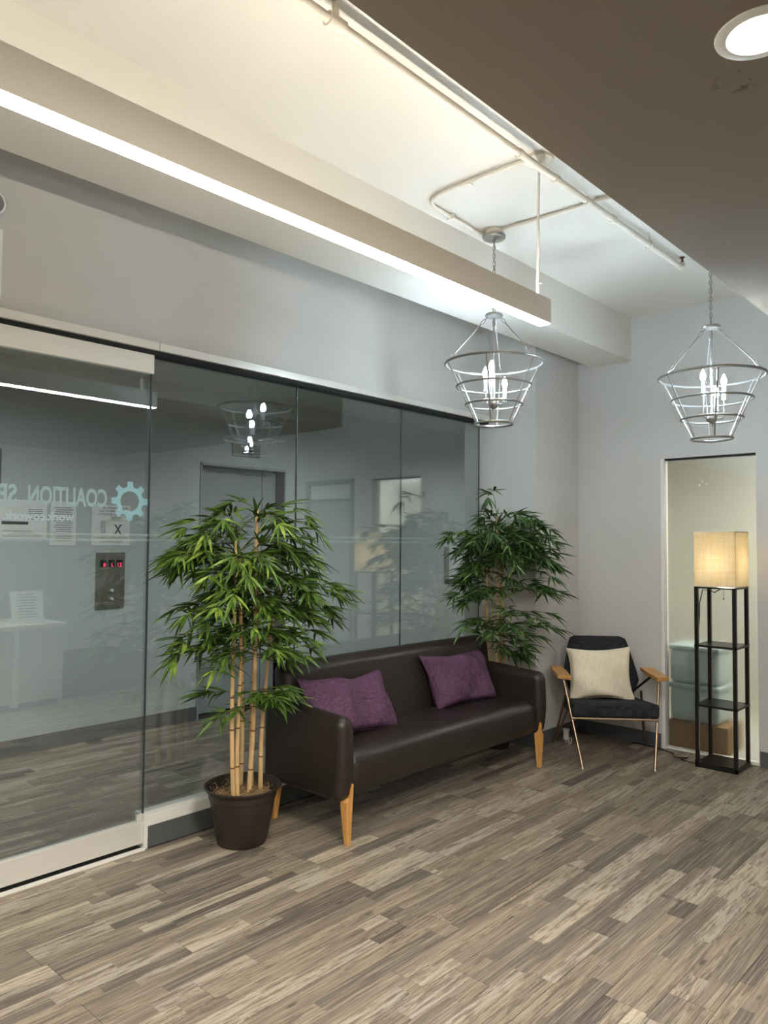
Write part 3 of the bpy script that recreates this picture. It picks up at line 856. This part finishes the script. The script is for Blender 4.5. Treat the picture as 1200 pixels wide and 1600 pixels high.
MB().rbox(L(2.605, 2.655, .215), L(2.712, 3.27, .618), .042, (3, 8, 6), armwarp(-1)).build('armrest', 'leather', sf, True)
MB().rbox(L(4.452, 2.655, .215), L(4.558, 3.27, .618), .042, (3, 8, 6), armwarp(1)).build('armrest', 'leather', sf, True)


def seatwarp(p):
    x, y, z = p
    if z > .36: z += .010 * math.cos(PI * x / 1.75) - .012 * max(0, (y + .02)) / .4
    y -= .012 * math.cos((z - .33) / .11 * PI / 2) if y < -.2 else 0
    return (x, y, z)


MB().rbox(L(2.704, 2.69, .215), L(4.462, 3.12, .44), .062, (16, 5, 3), seatwarp).build('seat', 'leather', sf, True)


def backwarp(p):
    x, y, z = p
    y += (z - .3) * .15 + .03 * (x / .93) ** 2 * (-1)
    return (x, y, z)


MB().rbox(L(2.635, 3.075, .22), L(4.535, 3.205, .835), .058, (16, 3, 6), backwarp).build('backrest', 'leather', sf, True)
for x in (2.704, 4.452):
    MB().tube([L(x + .003, 2.682, .26 + k * .03) for k in range(6)], .0035, 5).build('seam', 'leather', sf, True)
for x, sg in ((2.672, -1), (4.492, 1)):
    # front leg: tapered, with a sliver running up between arm and seat
    x -= ox; y = 2.672 - oy; s_ = sg
    mb = MB()
    wi = x - s_ * .024; wo = x + s_ * .020
    sect = [(.0, x - s_ * .018, x + s_ * .004, y + .0, y + .024), (.215, wi, wo, y - .006, y + .040), (.235, wi, x + s_ * -.004, y - .008, y + .040), (.30, wi, wi + s_ * .010, y - .010, y + .03)]
    for z, a, b, c, d in sect: mb.v += [(a, c, z), (b, c, z), (b, d, z), (a, d, z)]
    for i in range(3):
        for k in range(4): mb.f.append((i * 4 + k, i * 4 + (k + 1) % 4, (i + 1) * 4 + (k + 1) % 4, (i + 1) * 4 + k))
    mb.f += [(3, 2, 1, 0), (12, 13, 14, 15)]
    mb.build('leg', 'beech', sf)
    mb = MB(); y2 = 3.22 - oy
    for z, q in ((0, .013), (.24, .026)): mb.v += [(x - q, y2 + (.24 - z) * .1 - q, z), (x + q, y2 + (.24 - z) * .1 - q, z), (x + q, y2 + (.24 - z) * .1 + q, z), (x - q, y2 + (.24 - z) * .1 + q, z)]
    mb.f = [(0, 1, 5, 4), (1, 2, 6, 5), (2, 3, 7, 6), (3, 0, 4, 7), (3, 2, 1, 0), (4, 5, 6, 7)]
    mb.build('leg', 'beech', sf)


# ------------------------------------------------------------------ cushions
def cushion(label, mat, W, H, T, org, ux, uz, seed, slump=0, group=None, edge=.02):
    """org: bottom centre; ux: unit along width; uz: unit along height"""
    ux = Vector(ux).normalized(); uz = Vector(uz).normalized(); uy = uz.cross(ux).normalized()
    t = thing('cushion', label, 'cushion', org, group=group)
    n = 26; mb = MB()

    def P(u, v, side):
        # u, v in -1..1
        ear = edge * (1 - (abs(u) ** 2)) ; ear2 = edge * (1 - (abs(v) ** 2))
        x = u * (W / 2 - ear2 * abs(u) ** 3 * 1.0); z = v * (H / 2 - ear * abs(v) ** 3 * 1.2)
        th_ = T / 2 * (max(0, 1 - abs(u) ** 3.2) * max(0, 1 - abs(v) ** 3.2)) ** .42
        ns = noise.noise(Vector((x * 5 + seed, z * 5, side * 2))) * .042 + (.5 - abs(noise.noise(Vector((x * 9 + seed, z * 7 + x * 4, side * 3))))) * .022
        edgef = min(1, th_ / (T * .3))
        y = side * (th_ + ns * edgef)
        z += noise.noise(Vector((x * 4 + seed * 3, 1, 0))) * .014 * max(0, v)
        x += noise.noise(Vector((z * 4 + seed * 5, 2, 0))) * .012
        z -= slump * (1 - u * u) * .5 * max(0, v)
        return x, y, z
    idx = {}
    for side in (1, -1):
        for i in range(n + 1):
            for j in range(n + 1):
                u, v = -1 + 2 * i / n, -1 + 2 * j / n
                u = math.sin(u * PI / 2) * .35 + u * .65; v = math.sin(v * PI / 2) * .35 + v * .65
                if side == -1 and (i in (0, n) or j in (0, n)): idx[(side, i, j)] = idx[(1, i, j)]; continue
                x, y, z = P(u, v, side)
                idx[(side, i, j)] = len(mb.v); mb.v.append(tuple(ux * x + uy * y + uz * (z + H / 2)))
        for i in range(n):
            for j in range(n):
                q = (idx[(side, i, j)], idx[(side, i + 1, j)], idx[(side, i + 1, j + 1)], idx[(side, i, j + 1)])
                mb.f.append(q if side == -1 else q[::-1])
    o = mb.build('cover', mat, t, True)
    ring = [(i, 0) for i in range(n)] + [(n, j) for j in range(n)] + [(i, n) for i in range(n, 0, -1)] + [(0, j) for j in range(n, 0, -1)]
    MB().tube([mb.v[idx[(1, i, j)]] for i, j in ring], .0028, 5, closed=True).build('piping', mat, t, True)
    return t


cushion('plum purple cushion in the near corner of the sofa, left of the other', 'purple', .64, .36, .14, (3.015, 2.925, .432), (1, .0, -.035), (0, .17, .32), 3.1, .02, 'purple cushions on the sofa', .024)
cushion('plum purple cushion at the far end of the sofa by the back bamboo', 'purple', .62, .36, .13, (4.10, 2.985, .428), (1, -.03, -.02), (-.04, .12, .32), 8.7, .0, 'purple cushions on the sofa', .022)

# ------------------------------------------------------------------ armchair
ang = math.radians(218)
ch = thing('armchair', 'charcoal tweed armchair with wooden arms and bronze tube legs', 'armchair', (4.792, 2.267, 0), rz=ang + PI / 2)
# local axes: x = screen left->? ; forward is -y ; use helper: (s, f) -> (x=s, y=-f) with s to the viewer's right


def A(s_, f_, z): return (s_, -f_, z)


# seat cushion wedge
def chairseat(p):
    x, y, z = p
    k = (y - .05) / .5
    z += -.05 * k
    x *= 1 - .12 * max(0, min(1, k)) * (1 if z > .33 else .6)
    return (x, y, z)


MB().rbox((-.292, .055, .330), (.287, .56, .425), .022, (6, 6, 2), chairseat).build('seat', 'charcoal', ch, True)
# hexagonal backrest
mb = MB(); o2 = [(-.205, .335), (-.225, .40), (-.272, .50), (-.262, .56), (-.222, .745), (-.205, .785), (-.17, .80), (.165, .80), (.20, .785), (.215, .745), (.262, .56), (.272, .50), (.225, .40), (.205, .335)]
n_ = len(o2)
def bk(z): return .50 + (z - .335) * .36
for dy, ins in ((0, .012), (.010, 0), (.040, 0), (.05, .012)):
    for x, z in o2:
        xx = x * (1 - ins / .25); zz = .57 + (z - .57) * (1 - ins / .25)
        mb.v.append((xx, bk(zz) + dy + (.02 * (x / .27) ** 2 * -1), zz))
for r_ in range(3):
    for k in range(n_): mb.f.append((r_ * n_ + k, (r_ + 1) * n_ + k, (r_ + 1) * n_ + (k + 1) % n_, r_ * n_ + (k + 1) % n_))
mb.f += [tuple(range(n_)), tuple(reversed(range(3 * n_, 4 * n_)))]
mb.build('backrest', 'charcoal', ch)
for sg in (-1, 1):
    foot = A(.235 * sg, 0, .012); topf = A(.325 * sg, -.22, .556)
    lg = MB().tube([foot, tuple((Vector(foot) + Vector(topf)) / 2), topf], .0095, 10).build('leg', 'copper', ch, True)
    MB().lathe([(.016, 0), (.017, .006), (.012, .014)], A(.235 * sg, 0, 0), 14).build('foot_cap', 'silver', lg, True)
    rf = A(.335 * sg, -.64, .014)
    lg = MB().tube([A(.265 * sg, -.46, .44), tuple(Vector(A(.30 * sg, -.555, .20))), A(.333 * sg, -.635, .03)] + [rf], .0088, 8).build('leg', 'copper', ch, True)
    MB().tube([rf, A(.31 * sg, -.55, .10), A(.262 * sg, -.40, .315)], .0085, 8).build('brace', 'copper', ch, True)
    MB().tube([A(.205 * sg, -.56, .395), A(.297 * sg, -.34, .556)], .0088, 8).build('arm_stay', 'blackmetal', ch, True)
    # wooden paddle armrest
    mb = MB(); pl = [(-.045, -.60), (.040, -.62), (.050, -.42), (.045, -.205), (-.040, -.165), (-.047, -.38)]
    pl = [((x * (sg if sg > 0 else -1)) if True else x, y) for x, y in pl]
    for z, sc_ in ((.556, .9), (.562, 1), (.580, 1), (.584, .96)):
        for x, y in pl: mb.v.append(((.338 if sg > 0 else -.322) + x * sc_, -(y) if sc_ == 1 else -(-.40 + (y + .40) * (1 - (1 - sc_) * .2)), z))
    m_ = len(pl)
    for r_ in range(3):
        for k in range(m_): mb.f.append((r_ * m_ + k, r_ * m_ + (k + 1) % m_, (r_ + 1) * m_ + (k + 1) % m_, (r_ + 1) * m_ + k))
    mb.f += [tuple(reversed(range(m_))), tuple(range(3 * m_, 4 * m_))]
    mb.build('armrest', 'armwood', ch)
MB().tube([A(-.285, -.10, .312), A(.285, -.10, .312)], .0085, 8).build('front_rail', 'copper', ch, True)
MB().tube([A(-.268, -.10, .314), A(-.262, -.40, .300), A(-.245, -.53, .29), A(.245, -.53, .29), A(.262, -.40, .300), A(.268, -.10, .314)], .0075, 8).build('seat_frame', 'blackmetal', ch, True)
fv = Vector((math.cos(ang), math.sin(ang), 0)); sv = Vector((-fv.y, fv.x, 0))
co = Vector((4.792, 2.267, 0)) + sv * (-.035) + fv * (-.36) + Vector((0, 0, .378))
cushion('cream cotton cushion leaning on the back of the charcoal armchair', 'cream', .455, .385, .13, tuple(co), tuple(sv + Vector((0, 0, .04))), tuple(-fv * .30 + Vector((0, 0, 1))), 5.5, 0, None, .024)

# small white plug-in behind the armchair
nl = thing('air_freshener', 'small white plastic cup-shaped gadget on the floor behind the armchair', 'gadget', (5.165, 2.86, 0))
MB().lathe([(.024, .0), (.026, .006), (.022, .022), (.021, .028)], n=18).build('base', 'steel', nl, True)
MB().lathe([(.021, .028), (.023, .035), (.020, .075), (.026, .100), (.026, .104), (.022, .104)], n=18).build('cup', 'plastic', nl, True)
MB().tube([(-.005 + .022 * math.cos(a), -.035, .024 + .022 * math.sin(a)) for a in [k * 2 * PI / 14 for k in range(14)]], .004, 6, closed=True).build('plug_ring', 'plastic', nl, True)

# ------------------------------------------------------------------ shelf floor lamp
lp = thing('shelf_floor_lamp', 'tall black shelf floor lamp with a lit square linen shade', 'floor lamp', (5.373, 1.795, 0))
W2 = .135
for sx in (-1, 1):
    for sy in (-1, 1):
        a, b = sorted((sx * W2, sx * (W2 - .024))); c, d = sorted((sy * W2, sy * (W2 - .024)))
        MB().box((a, c, 0), (b, d, 1.205), .0015).build('post', 'black', lp)
for z in (.03, .415, .815):
    MB().box((-W2 + .006, -W2 + .006, z - .008), (W2 - .006, W2 - .006, z + .004)).build('shelf', 'black', lp)
    mb = MB(); e_ = W2 + .001
    for (a, b) in (((-e_, -e_), (e_, -e_ + .012)), ((-e_, e_ - .012), (e_, e_)), ((-e_, -e_), (-e_ + .012, e_)), ((e_ - .012, -e_), (e_, e_))):
        mb.box((a[0], a[1], z - .010 if z > .1 else 0), (b[0], b[1], z + .005 if z > .1 else .028))
    mb.build('shelf_rim', 'black', lp)
MB().box((-W2, -W2, 1.200), (W2, W2, 1.212), .001).build('top_plate', 'black', lp)
SH = .136; mb = MB(); th_ = .0015
for a, b in (((-SH, -SH), (SH, -SH + th_)), ((-SH, SH - th_), (SH, SH)), ((-SH, -SH + th_), (-SH + th_, SH - th_)), ((SH - th_, -SH + th_), (SH, SH - th_))):
    mb.box((a[0], a[1], 1.2122), (b[0], b[1], 1.588))
shd = mb.build('lamp_shade', 'shade', lp)
for z in (1.2122, 1.580):
    mb = MB()
    for a, b in (((-SH - .001, -SH - .001), (SH + .001, -SH)), ((-SH - .001, SH), (SH + .001, SH + .001)), ((-SH - .001, -SH), (-SH, SH)), ((SH, -SH), (SH + .001, SH))):
        mb.box((a[0], a[1], z), (b[0], b[1], z + .008))
    mb.build('shade_hem', 'cream', shd)
MB().tube([(-SH, 0, 1.575), (SH, 0, 1.575)], .002, 6).tube([(0, -SH, 1.575), (0, SH, 1.575)], .002, 6).build('shade_spider', 'blackmetal', shd)
MB().box((-SH + .002, -SH + .002, 1.576), (SH - .002, SH - .002, 1.5775)).build('added_shade_diffuser', 'shade', shd)  # unseen top panel added to soften the upward spill and brighten the shade
so = MB().lathe([(.014, 0), (.014, .07), (.018, .075), (.018, .105), (.012, .110)], (0, 0, 1.212), 14).build('socket', 'black', lp, True)
MB().lathe([(.012, 0), (.022, .02), (.030, .05), (.026, .078), (.010, .092)], (.0, 0, 1.323), 16).build('bulb', 'lampbulb', so, True)
MB().tube([(-.02, -.02, 1.20), (-.02, -.02, 1.135)], .0012, 5).lathe([(.002, 0), (.005, -.006), (.002, -.012)][::-1], (-.02, -.02, 1.135), 8).build('pull_chain', 'blackmetal', lp, True)
MB().tube([(0, 0, 1.198), (-.02, .04, 1.17), (-.05, .06, 1.185), (-.10, .09, 1.19), (-.108, .108, 1.1), (-.102, .112, 1.0), (-.108, .118, .9), (-.108, .118, .4), (-.108, .13, .12), (-.10, .15, .01), (-.06, .26, .005), (.02, .24, .005), (-.03, .32, .005), (.06, .36, .005), (.12, .50, .005), (.142, .70, .005)], .0035, 6).build('power_cord', 'blackmetal', lp, True)

# ------------------------------------------------------------------ bamboo plants
def leaf_mesh(k, mat, L_=.125, W_=.0095):
    random.seed(100 + k); mb = MB(); n = 6; droop = .012 + .02 * random.random(); tw = random.uniform(-.003, .003)
    prof = [(0, .12), (.12, .75), (.32, 1.0), (.58, .82), (.82, .42), (1, 0.02)]
    for t_, w_ in prof:
        x = L_ * t_; z = -droop * t_ ** 1.8; y = tw * t_
        mb.v += [(x, y - W_ * w_, z + W_ * w_ * .45), (x, y, z), (x, y + W_ * w_, z + W_ * w_ * .45)]
    for i in range(n - 1):
        a = i * 3; mb.f += [(a, a + 3, a + 4, a + 1), (a + 1, a + 4, a + 5, a + 2)]
    return mb, mb.mesh('leaf', mat, True)


def blocked(p):
    if p.y > 3.375 or (p.x > 4.868 and p.y > 2.93): return True
    if 2.59 < p.x < 4.57 and p.y > 2.64 and p.z < .66: return True
    return 2.62 < p.x < 4.55 and p.y > 3.03 and p.z < .86


def bamboo(label, X, Y, mat, seed, zones, canes, potr, poth, clampf, scale=1.0, group='potted artificial bamboos'):
    t = thing('potted_bamboo', label, 'potted plant', (X, Y, 0), group=group)
    s = potr / .19
    MB().lathe([(.112 * s, 0), (.120 * s, .004), (.128 * s, .03), (.130 * s, .034), (.160 * s, poth - .075), (.163 * s, poth - .06), (.168 * s, poth - .058), (.170 * s, poth - .03), (.190 * s, poth - .012), (.193 * s, poth - .004), (.188 * s, poth), (.178 * s, poth - .004), (.168 * s, poth - .03), (.160 * s, poth - .05), (.150 * s, poth - .052)], n=40).build('pot', 'pot', t, True)
    random.seed(seed)
    # straw moss: a bumpy mound and curled strands
    mb = MB().lathe([(.155 * s, -.01), (.12 * s, .004), (.07 * s, .012), (.01, .016)], (0, 0, poth - .045), 24)
    for k in range(260):
        a = random.uniform(0, 2 * PI); r = random.uniform(0, .155 * s) ** 1.0; p = Vector((r * math.cos(a), r * math.sin(a), poth - .032 + random.uniform(-.004, .012)))
        d = Vector((random.uniform(-1, 1), random.uniform(-1, 1), random.uniform(-.1, .5))).normalized() * .025
        q = p + d * .5 + Vector((random.uniform(-.01, .01), random.uniform(-.01, .01), .008))
        mb.tube([p, q, p + d], .0012, 3, cap=False)
    ms = mb.build('moss', 'moss', t); ms['kind'] = 'stuff'
    cane_pts = []
    for (bx_, by_, tx_, ty_, tz_, r_) in canes:
        pts = []; rad = []; n = 16
        z0 = poth - .06
        nodes = [z0 + .16 + k * .185 + random.uniform(-.03, .03) for k in range(12)]
        for k in range(n + 1):
            u = k / n; z = z0 + (tz_ - z0) * u
            bend = .012 * math.sin(u * 5 + bx_ * 40)
            pts.append(Vector((bx_ + (tx_ - bx_) * u + bend, by_ + (ty_ - by_) * u, z))); rad.append(r_ * (1 - .45 * u))
        c = MB().tube(pts, r_, 8, radii=rad).build('cane', 'cane', t, True)
        mb = MB()
        for zn in nodes:
            if zn > tz_ - .05: break
            u = (zn - z0) / (tz_ - z0); k = min(n - 1, int(u * n)); fr = u * n - k; p = pts[k].lerp(pts[k + 1], fr); rr = r_ * (1 - .45 * u)
            mb.lathe([(rr * .98, -.004), (rr * 1.22, 0), (rr * .98, .004)], p, 8)
        if mb.v: mb.build('cane_nodes', 'node', c, True)
        cane_pts.append(pts)
    protos = [leaf_mesh(k, mat, L_=.128 * scale * (.8 + .13 * k), W_=.0098 * scale) for k in range(4)]
    leaves = []; tw = MB()

    def frame(d, roll):
        d = d.normalized(); up = Vector((0, 0, 1))
        side = up.cross(d)
        if side.length < .05: side = Vector((1, 0, 0))
        side.normalize(); nrm = d.cross(side)
        q = Matrix.Rotation(roll, 3, d)
        side = q @ side; nrm = q @ nrm
        return Matrix((d, side, nrm)).transposed()
    for (z_lo, z_hi, cnt, reach, azs, lift) in zones:
        for b in range(cnt):
            cp = random.choice(cane_pts)
            z = random.uniform(z_lo, z_hi)
            k = min(range(len(cp)), key=lambda i: abs(cp[i].z - z)); p0 = cp[k].copy(); p0.z = min(z, cp[k].z + .03)
            if azs: az = random.choice(azs) + random.uniform(-.5, .5)
            else: az = b * 2.399 + random.uniform(-.4, .4)
            rl = reach * random.uniform(.55, 1.0)
            dx, dy = math.cos(az), math.sin(az)
            rl *= clampf(X, Y, dx, dy)
            d0 = Vector((dx, dy, 0)); lf = lift * random.uniform(.5, 1.3)
            while rl > .05 and blocked(p0 + d0 * (rl * .85 + .03) + Vector((X, Y, 0))): rl *= .8
            pts = arc(p0, p0 + d0 * rl * .45 + Vector((0, 0, rl * lf * 1.1)), p0 + d0 * rl * .80 + Vector((0, 0, rl * lf * .55)), 6)
            tw.tube(pts, .0018, 4, radii=[.0026, .0024, .002, .0018, .0016, .0013, .001])
            for ti, tt in enumerate((.35, .6, .82, 1.0)):
                i = min(5, int(tt * 6 - .001)); fr = tt * 6 - i; base = pts[i].lerp(pts[i + 1], min(1, fr)); tan = (pts[i + 1] - pts[i]).normalized()
                nl_ = 4 if ti < 3 else 6
                sgn = 1 if ti % 2 else -1
                # short side twig
                sd = (Matrix.Rotation(sgn * random.uniform(.4, .9), 3, 'Z') @ tan) if ti < 3 else tan
                bl = random.uniform(.02, .05) * scale
                e = base + sd * bl + Vector((0, 0, -.004)); tw.tube([base, e], .001, 3, cap=False)
                for q in range(nl_):
                    spread = (q - (nl_ - 1) / 2) * random.uniform(.34, .5)
                    dd = Matrix.Rotation(spread, 3, 'Z') @ sd
                    dd = (dd.normalized() + Vector((0, 0, random.uniform(-.50, .30)))).normalized()
                    o_ = base.lerp(e, .25 + .75 * (1 - abs(spread) / 1.6)) if nl_ > 1 else e
                    leaves.append((o_, dd, random.uniform(-.7, .7), random.randrange(4), random.uniform(.72, 1.12)))
    # crown shoots
    for cp in cane_pts:
        if cp[-1].z < 1.35: continue
        for q in range(9):
            a = random.uniform(0, 2 * PI); dd = Vector((math.cos(a), math.sin(a), random.uniform(.1, 1.5)))
            leaves.append((cp[-1] - Vector((0, 0, random.uniform(0, .08))), dd, random.uniform(-.6, .6), random.randrange(4), random.uniform(.6, .95)))
    tw.build('twigs', 'twig', t, True)
    # keep leaves clear of walls and glass
    out = []
    for (o_, dd, roll, k, sc_) in leaves:
        tip = Vector((X, Y, 0)) + o_ + dd.normalized() * .14 * scale * sc_
        if tip.y > 3.375 or (Vector((X, Y, 0)) + o_).y > 3.36:
            dd = Vector((dd.x, -abs(dd.y) * .2, dd.z)); tip = Vector((X, Y, 0)) + o_ + dd.normalized() * .14
            if (Vector((X, Y, 0)) + o_).y > 3.36: continue
        if (tip.x > 4.865 and tip.y > 2.93): 
            dd = Vector((dd.x * .2, min(dd.y, -.1), dd.z)); tip = Vector((X, Y, 0)) + o_ + dd.normalized() * .14
            if tip.x > 4.865 and tip.y > 2.93: continue
        if blocked(Vector((X, Y, 0)) + o_) or blocked(tip): continue
        out.append((o_, dd, roll, k, sc_))
    cv = Vector(CAM) - Vector((X, Y, 0))
    out.sort(key=lambda q: (q[0] - cv).length)
    rest = MB()
    for i, (o_, dd, roll, k, sc_) in enumerate(out):
        M3 = frame(dd, roll) * sc_
        if i < 300:
            o = bpy.data.objects.new('leaf', protos[k][1]); C.objects.link(o); o.parent = t
            o.matrix_local = Matrix.Translation(o_) @ M3.to_4x4()
        else:
            src = protos[k][0]; rest.add([M3 @ Vector(v) + o_ for v in src.v], src.f)
    if rest.v:
        r = rest.build('foliage', mat, t, True); r['kind'] = 'stuff'
    print('leaves', len(out))
    return t


def clamp1(X, Y, dx, dy):
    # slender towards the glass
    f_ = 1.0
    if dy > 0: f_ = min(f_, .22 / max(.08, dy) / .5)
    if dy < 0: f_ *= 1 - .30 * abs(dy)
    return min(1, f_)


canes1 = [(-.075, -.03, -.085, -.01, 1.50, .0125), (-.055, -.045, -.055, -.02, 1.34, .0115), (.005, .03, .0, .03, 1.42, .012), (.0, -.05, .055, -.03, 1.66, .0135), (.065, .02, .10, .03, 1.25, .012), (.075, -.045, .125, -.05, 1.18, .0125)]
RT, LT, FRN = -.35, PI - .15, -PI / 2 - .1
bamboo('tall potted bamboo with light canes beside the near arm of the sofa', 2.355, 3.105, 'leafA', 21,
       [(1.50, 1.74, 27, .50, None, .5), (1.44, 1.62, 9, .56, (LT, RT), .5), (1.24, 1.46, 26, .52, None, .34), (1.24, 1.40, 8, .56, (RT, LT), .35), (1.06, 1.24, 24, .52, None, .28), (1.12, 1.28, 8, .60, (LT, RT), .25),
        (.86, 1.05, 22, .50, None, .28), (.88, 1.0, 8, .56, (LT, RT), .2), (.62, .78, 5, .32, (FRN, RT), .2), (.54, .74, 5, .36, (LT, RT), .1)],
       canes1, .19, .285, clamp1, 1.0)


def clamp2(X, Y, dx, dy):
    f_ = 1.0
    if dy > -.1: f_ = min(f_, .14 / max(.1, dy + .15) / .5)
    if dx > .2 and dy > -.6: f_ = min(f_, .35)
    return min(1, f_)


canes2 = [(-.110, -.02, -.185, -.04, 1.45, .0125), (-.085, .03, -.130, .0, 1.35, .0115), (-.05, -.05, -.075, -.05, 1.70, .012), (-.02, .04, -.04, .0, 1.40, .0115), (.035, -.05, .0, -.06, 1.60, .0125), (.06, .0, .045, -.02, 1.50, .0115)]
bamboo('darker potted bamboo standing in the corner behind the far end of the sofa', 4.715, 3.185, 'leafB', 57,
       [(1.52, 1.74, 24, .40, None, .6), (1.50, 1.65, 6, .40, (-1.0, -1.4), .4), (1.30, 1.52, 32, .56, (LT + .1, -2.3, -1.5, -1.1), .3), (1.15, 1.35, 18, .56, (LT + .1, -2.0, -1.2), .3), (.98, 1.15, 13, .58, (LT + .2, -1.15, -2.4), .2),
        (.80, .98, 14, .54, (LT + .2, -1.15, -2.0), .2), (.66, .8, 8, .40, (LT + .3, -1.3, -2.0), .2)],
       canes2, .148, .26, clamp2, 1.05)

# ------------------------------------------------------------------ reception desk behind the camera (mirrored in the door)
dk = thing('reception_desk', 'pale reception desk mirrored faintly in the sliding glass door', 'desk', (2.42, -.35, 0))
MB().box((-.86, -.33, .70), (.86, .36, .74), .003).build('worktop', 'whitemetal', dk)
MB().box((-.84, .31, .06), (.385, .335, .70)).build('front_panel', 'deskm', dk)
MB().box((.44, .31, .06), (.84, .335, .70)).build('front_panel', 'deskm', dk)
MB().box((.386, .305, .03), (.439, .345, .70)).build('divider_post', 'whitemetal', dk)
for x in (-.84, .815): MB().box((x, -.32, 0), (x + .025, .30, .70)).build('side_panel', 'deskm', dk)
MB().box((-.82, .28, 0), (.82, .30, .06)).build('plinth', 'base', dk)
sh = thing('sign_holder', 'clear acrylic sign holder with a printed sheet on the desk', 'sign holder', (3.00, -.16, .7405), rz=.08)
MB().add([(-.14, 0, .01), (.14, 0, .01), (.14, -.07, .285), (-.14, -.07, .285), (-.14, .004, .01), (.14, .004, .01), (.14, -.066, .286), (-.14, -.066, .286)], [(0, 1, 2, 3), (7, 6, 5, 4), (0, 4, 5, 1), (2, 6, 7, 3), (1, 5, 6, 2), (0, 3, 7, 4)]).build('sheet', 'paper', sh)
MB().box((-.14, -.09, 0), (.14, .03, .008), .001).build('stand', 'plastic', sh)
mb = MB()
for k in range(9):
    z = .05 + k * .025; y = .005 - (z - .01) * .2545
    mb.add([(-.09 + .01 * (k % 2), y + .001, z), (.09 - .015 * (k % 3), y + .001, z), (.09 - .015 * (k % 3), y - .0015 + .001, z + .008), (-.09 + .01 * (k % 2), y - .0015 + .001, z + .008)], [(3, 2, 1, 0)])
mb.build('printed_lines', 'greyink', sh)['kind'] = 'stuff'
tl = thing('table_lamp', 'unlit table lamp with a pale drum shade on the desk', 'lamp', (2.68, -.42, .7405))
MB().lathe([(.055, 0), (.055, .012), (.012, .018), (.010, .15), (.008, .16)], n=20).build('base', 'silver', tl, True)
MB().lathe([(.085, .14), (.080, .36), (.078, .36), (.083, .14)], n=28, cap=False).build('lamp_shade', 'paper', tl, True)
pr = thing('paper_sheets', 'loose white sheets lying on the desk', 'papers', (2.55, -.12, .7405), rz=.2)
MB().box((-.105, -.15, 0), (.105, .15, .002)).build('sheet', 'paper', pr)
MB().box((-.05, -.13, .0022), (.16, .16, .0035)).build('sheet', 'paper', pr)
print('planks', n1, n2)
